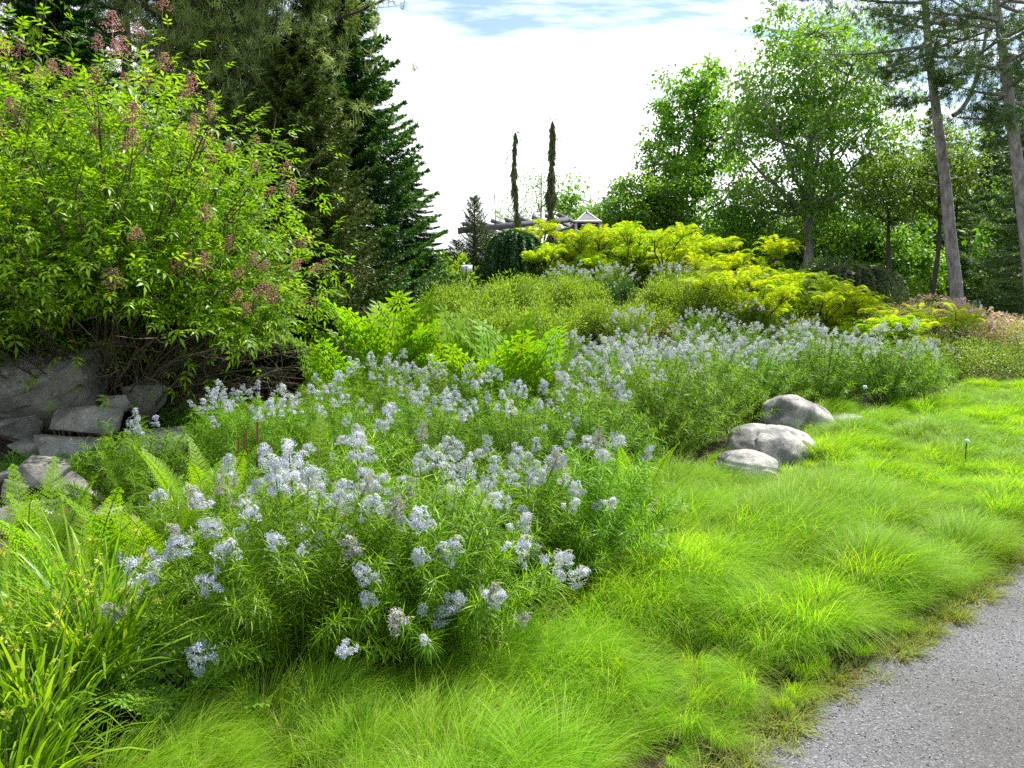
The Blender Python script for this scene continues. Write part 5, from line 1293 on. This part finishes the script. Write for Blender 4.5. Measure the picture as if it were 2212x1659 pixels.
# pale boulder on the crest and rusty fern stalks
put_rock('boulder', 61, 985, 558, 22, 60, 26, 'pale rounded rock on the crest left of the small spruce', .1, M['granite'], (0, .2, 0), .8)
for k, (x, y) in enumerate([(-1.83, 5.3), (-1.78, 5.27), (-1.73, 5.32)]):
    mb = MB(); tube(mb, [(0, 0, 0), (.01*k, 0, .35), (.012*k, .01, .62+.05*k)], [.006, .006, .009], 6)
    solo('fertile_frond', mb.build('fertile_frond', M['stem_red']), ['left', 'middle', 'right'][k]+'most of three rusty upright fern stalks beside the lime green fern' if k != 1 else 'middle one of three rusty upright fern stalks beside the lime green fern', 'fern stalk', (x, y, hz(x, y)), group='rusty fern stalks')

# ---------------------------------------------------------------- the visitor in the distance
def skinned(name, verts, edges, radii, mat, parent, root=0, sub=2):
    me = bpy.data.meshes.new(name); me.from_pydata(verts, edges, []); o = bpy.data.objects.new(name, me); C.objects.link(o)
    md = o.modifiers.new('skin', 'SKIN'); sk = me.skin_vertices[0].data
    for i, rr in enumerate(radii): sk[i].radius = (rr, rr) if isinstance(rr, (int, float)) else rr
    sk[root].use_root = True; s2 = o.modifiers.new('sub', 'SUBSURF'); s2.levels = sub; s2.render_levels = sub
    me.materials.append(mat); o.parent = parent
    return o
M['skin'] = noisemat('skin', [(.3, (.48, .28, .20)), (.7, (.58, .36, .27))], 6, 3, .6, .05)
M['shirt'] = noisemat('shirt', [(.3, (.60, .62, .66)), (.7, (.76, .77, .80))], 5, 4, .9, .2)
M['trousers'] = noisemat('trousers', [(.3, (.05, .055, .07)), (.7, (.09, .10, .12))], 8, 4, .9, .2)
M['hair'] = noisemat('hair', [(.3, (.42, .40, .36)), (.7, (.62, .60, .56))], 30, 4, .9, .4)
Yv = 36.5; w = at(2109, 640, Yv); zg = hz(w.x, Yv); Hh = 1.68
r = thing('person', 'person in white shirt with short grey hair and dark strap behind the pink-flowered shrubs', 'person', (w.x, Yv, w.z+.10-Hh), .35)
V = [(0, 0, .93), (0, 0, 1.12), (0, 0, 1.30), (0, 0, 1.42), (0, 0, 1.50), (0, .01, 1.58)]; E = [(0, 1), (1, 2), (2, 3), (3, 4), (4, 5)]
Rr = [(.155, .11), (.14, .10), (.17, .11), (.12, .08), .055, .06]
for s_ in (-1, 1):
    b = len(V); V += [(s_*.17, 0, 1.39), (s_*.22, .02, 1.12), (s_*.20, -.16, .98), (s_*.19, -.23, .97)]; E += [(3, b), (b, b+1), (b+1, b+2), (b+2, b+3)]; Rr += [.06, .045, .034, .034]
    hb = b+3
    for f in range(4):
        c_ = len(V); x_ = s_*(.19+(f-1.5)*.020); V += [(x_, -.27, .97), (x_, -.30-.004*(2-abs(f-1.5)), .95)]; E += [(hb, c_), (c_, c_+1)]; Rr += [.010, .008]
    c_ = len(V); V += [(s_*.155, -.25, .985), (s_*.145, -.275, .975)]; E += [(hb, c_), (c_, c_+1)]; Rr += [.011, .009]
    b = len(V); V += [(s_*.09, 0, .85), (s_*.10, -.05*s_, .48), (s_*.10, .07*s_+.02, .08), (s_*.10, .07*s_-.12, .03)]; E += [(0, b), (b, b+1), (b+1, b+2), (b+2, b+3)]; Rr += [.095, .062, .042, .035]
b = len(V); V += [(0, -.005, 1.64), (0, 0, 1.72)]; E += [(5, b), (b, b+1)]; Rr += [.082, .075]
skinned('body', V, E, Rr, M['skin'], r)
hd = MB()
bm = bmesh.new(); bmesh.ops.create_uvsphere(bm, u_segments=16, v_segments=10, radius=1)
for v in bm.verts: v.co = Vector((v.co.x*.088, v.co.y*.10+.015, v.co.z*.09+1.725))
bmesh.ops.delete(bm, geom=[v for v in bm.verts if v.co.y < -.045 and v.co.z < 1.75 or v.co.z < 1.67], context='VERTS')
me = bpy.data.meshes.new('hair'); bm.to_mesh(me); bm.free(); me.materials.append(M['hair']); child('hair', me, r)
fc = MB(); box(fc, (0, -.088, 1.665), (.02, .03, .035)); child('nose', fc.build('nose', M['skin']), r)
fc = MB(); box(fc, (-.03, -.082, 1.69), (.018, .01, .009)); box(fc, (.03, -.082, 1.69), (.018, .01, .009)); child('eyes', fc.build('eyes', M['black_metal']), r)
fc = MB(); box(fc, (0, -.078, 1.625), (.04, .01, .008)); child('mouth', fc.build('mouth', M['stem_red']), r)
skinned('shirt', [(0, 0, .90), (0, 0, 1.12), (0, 0, 1.30), (0, 0, 1.43), (-.17, 0, 1.39), (-.22, .02, 1.14), (.17, 0, 1.39), (.22, .02, 1.14)], [(0, 1), (1, 2), (2, 3), (3, 4), (4, 5), (3, 6), (6, 7)],
        [(.185, .14), (.165, .125), (.195, .135), (.125, .095), .085, .072, .085, .072], M['shirt'], r)
skinned('trousers', [(0, 0, .93), (-.09, 0, .85), (-.10, .05, .48), (-.10, -.05, .12), (.09, 0, .85), (.10, -.05, .48), (.10, .09, .12)], [(0, 1), (1, 2), (2, 3), (0, 4), (4, 5), (5, 6)],
        [(.17, .125), .11, .08, .07, .11, .08, .07], M['trousers'], r)
sb = MB(); tube(sb, [(-.10, -.10, 1.46), (-.04, -.165, 1.30), (.06, -.165, 1.12), (.15, -.13, .95)], .022, 6); child('strap', sb.build('strap', M['black_metal']), r)
print('objects', len(C.objects), 'tris approx', sum(len(m.polygons)*1 for m in bpy.data.meshes))
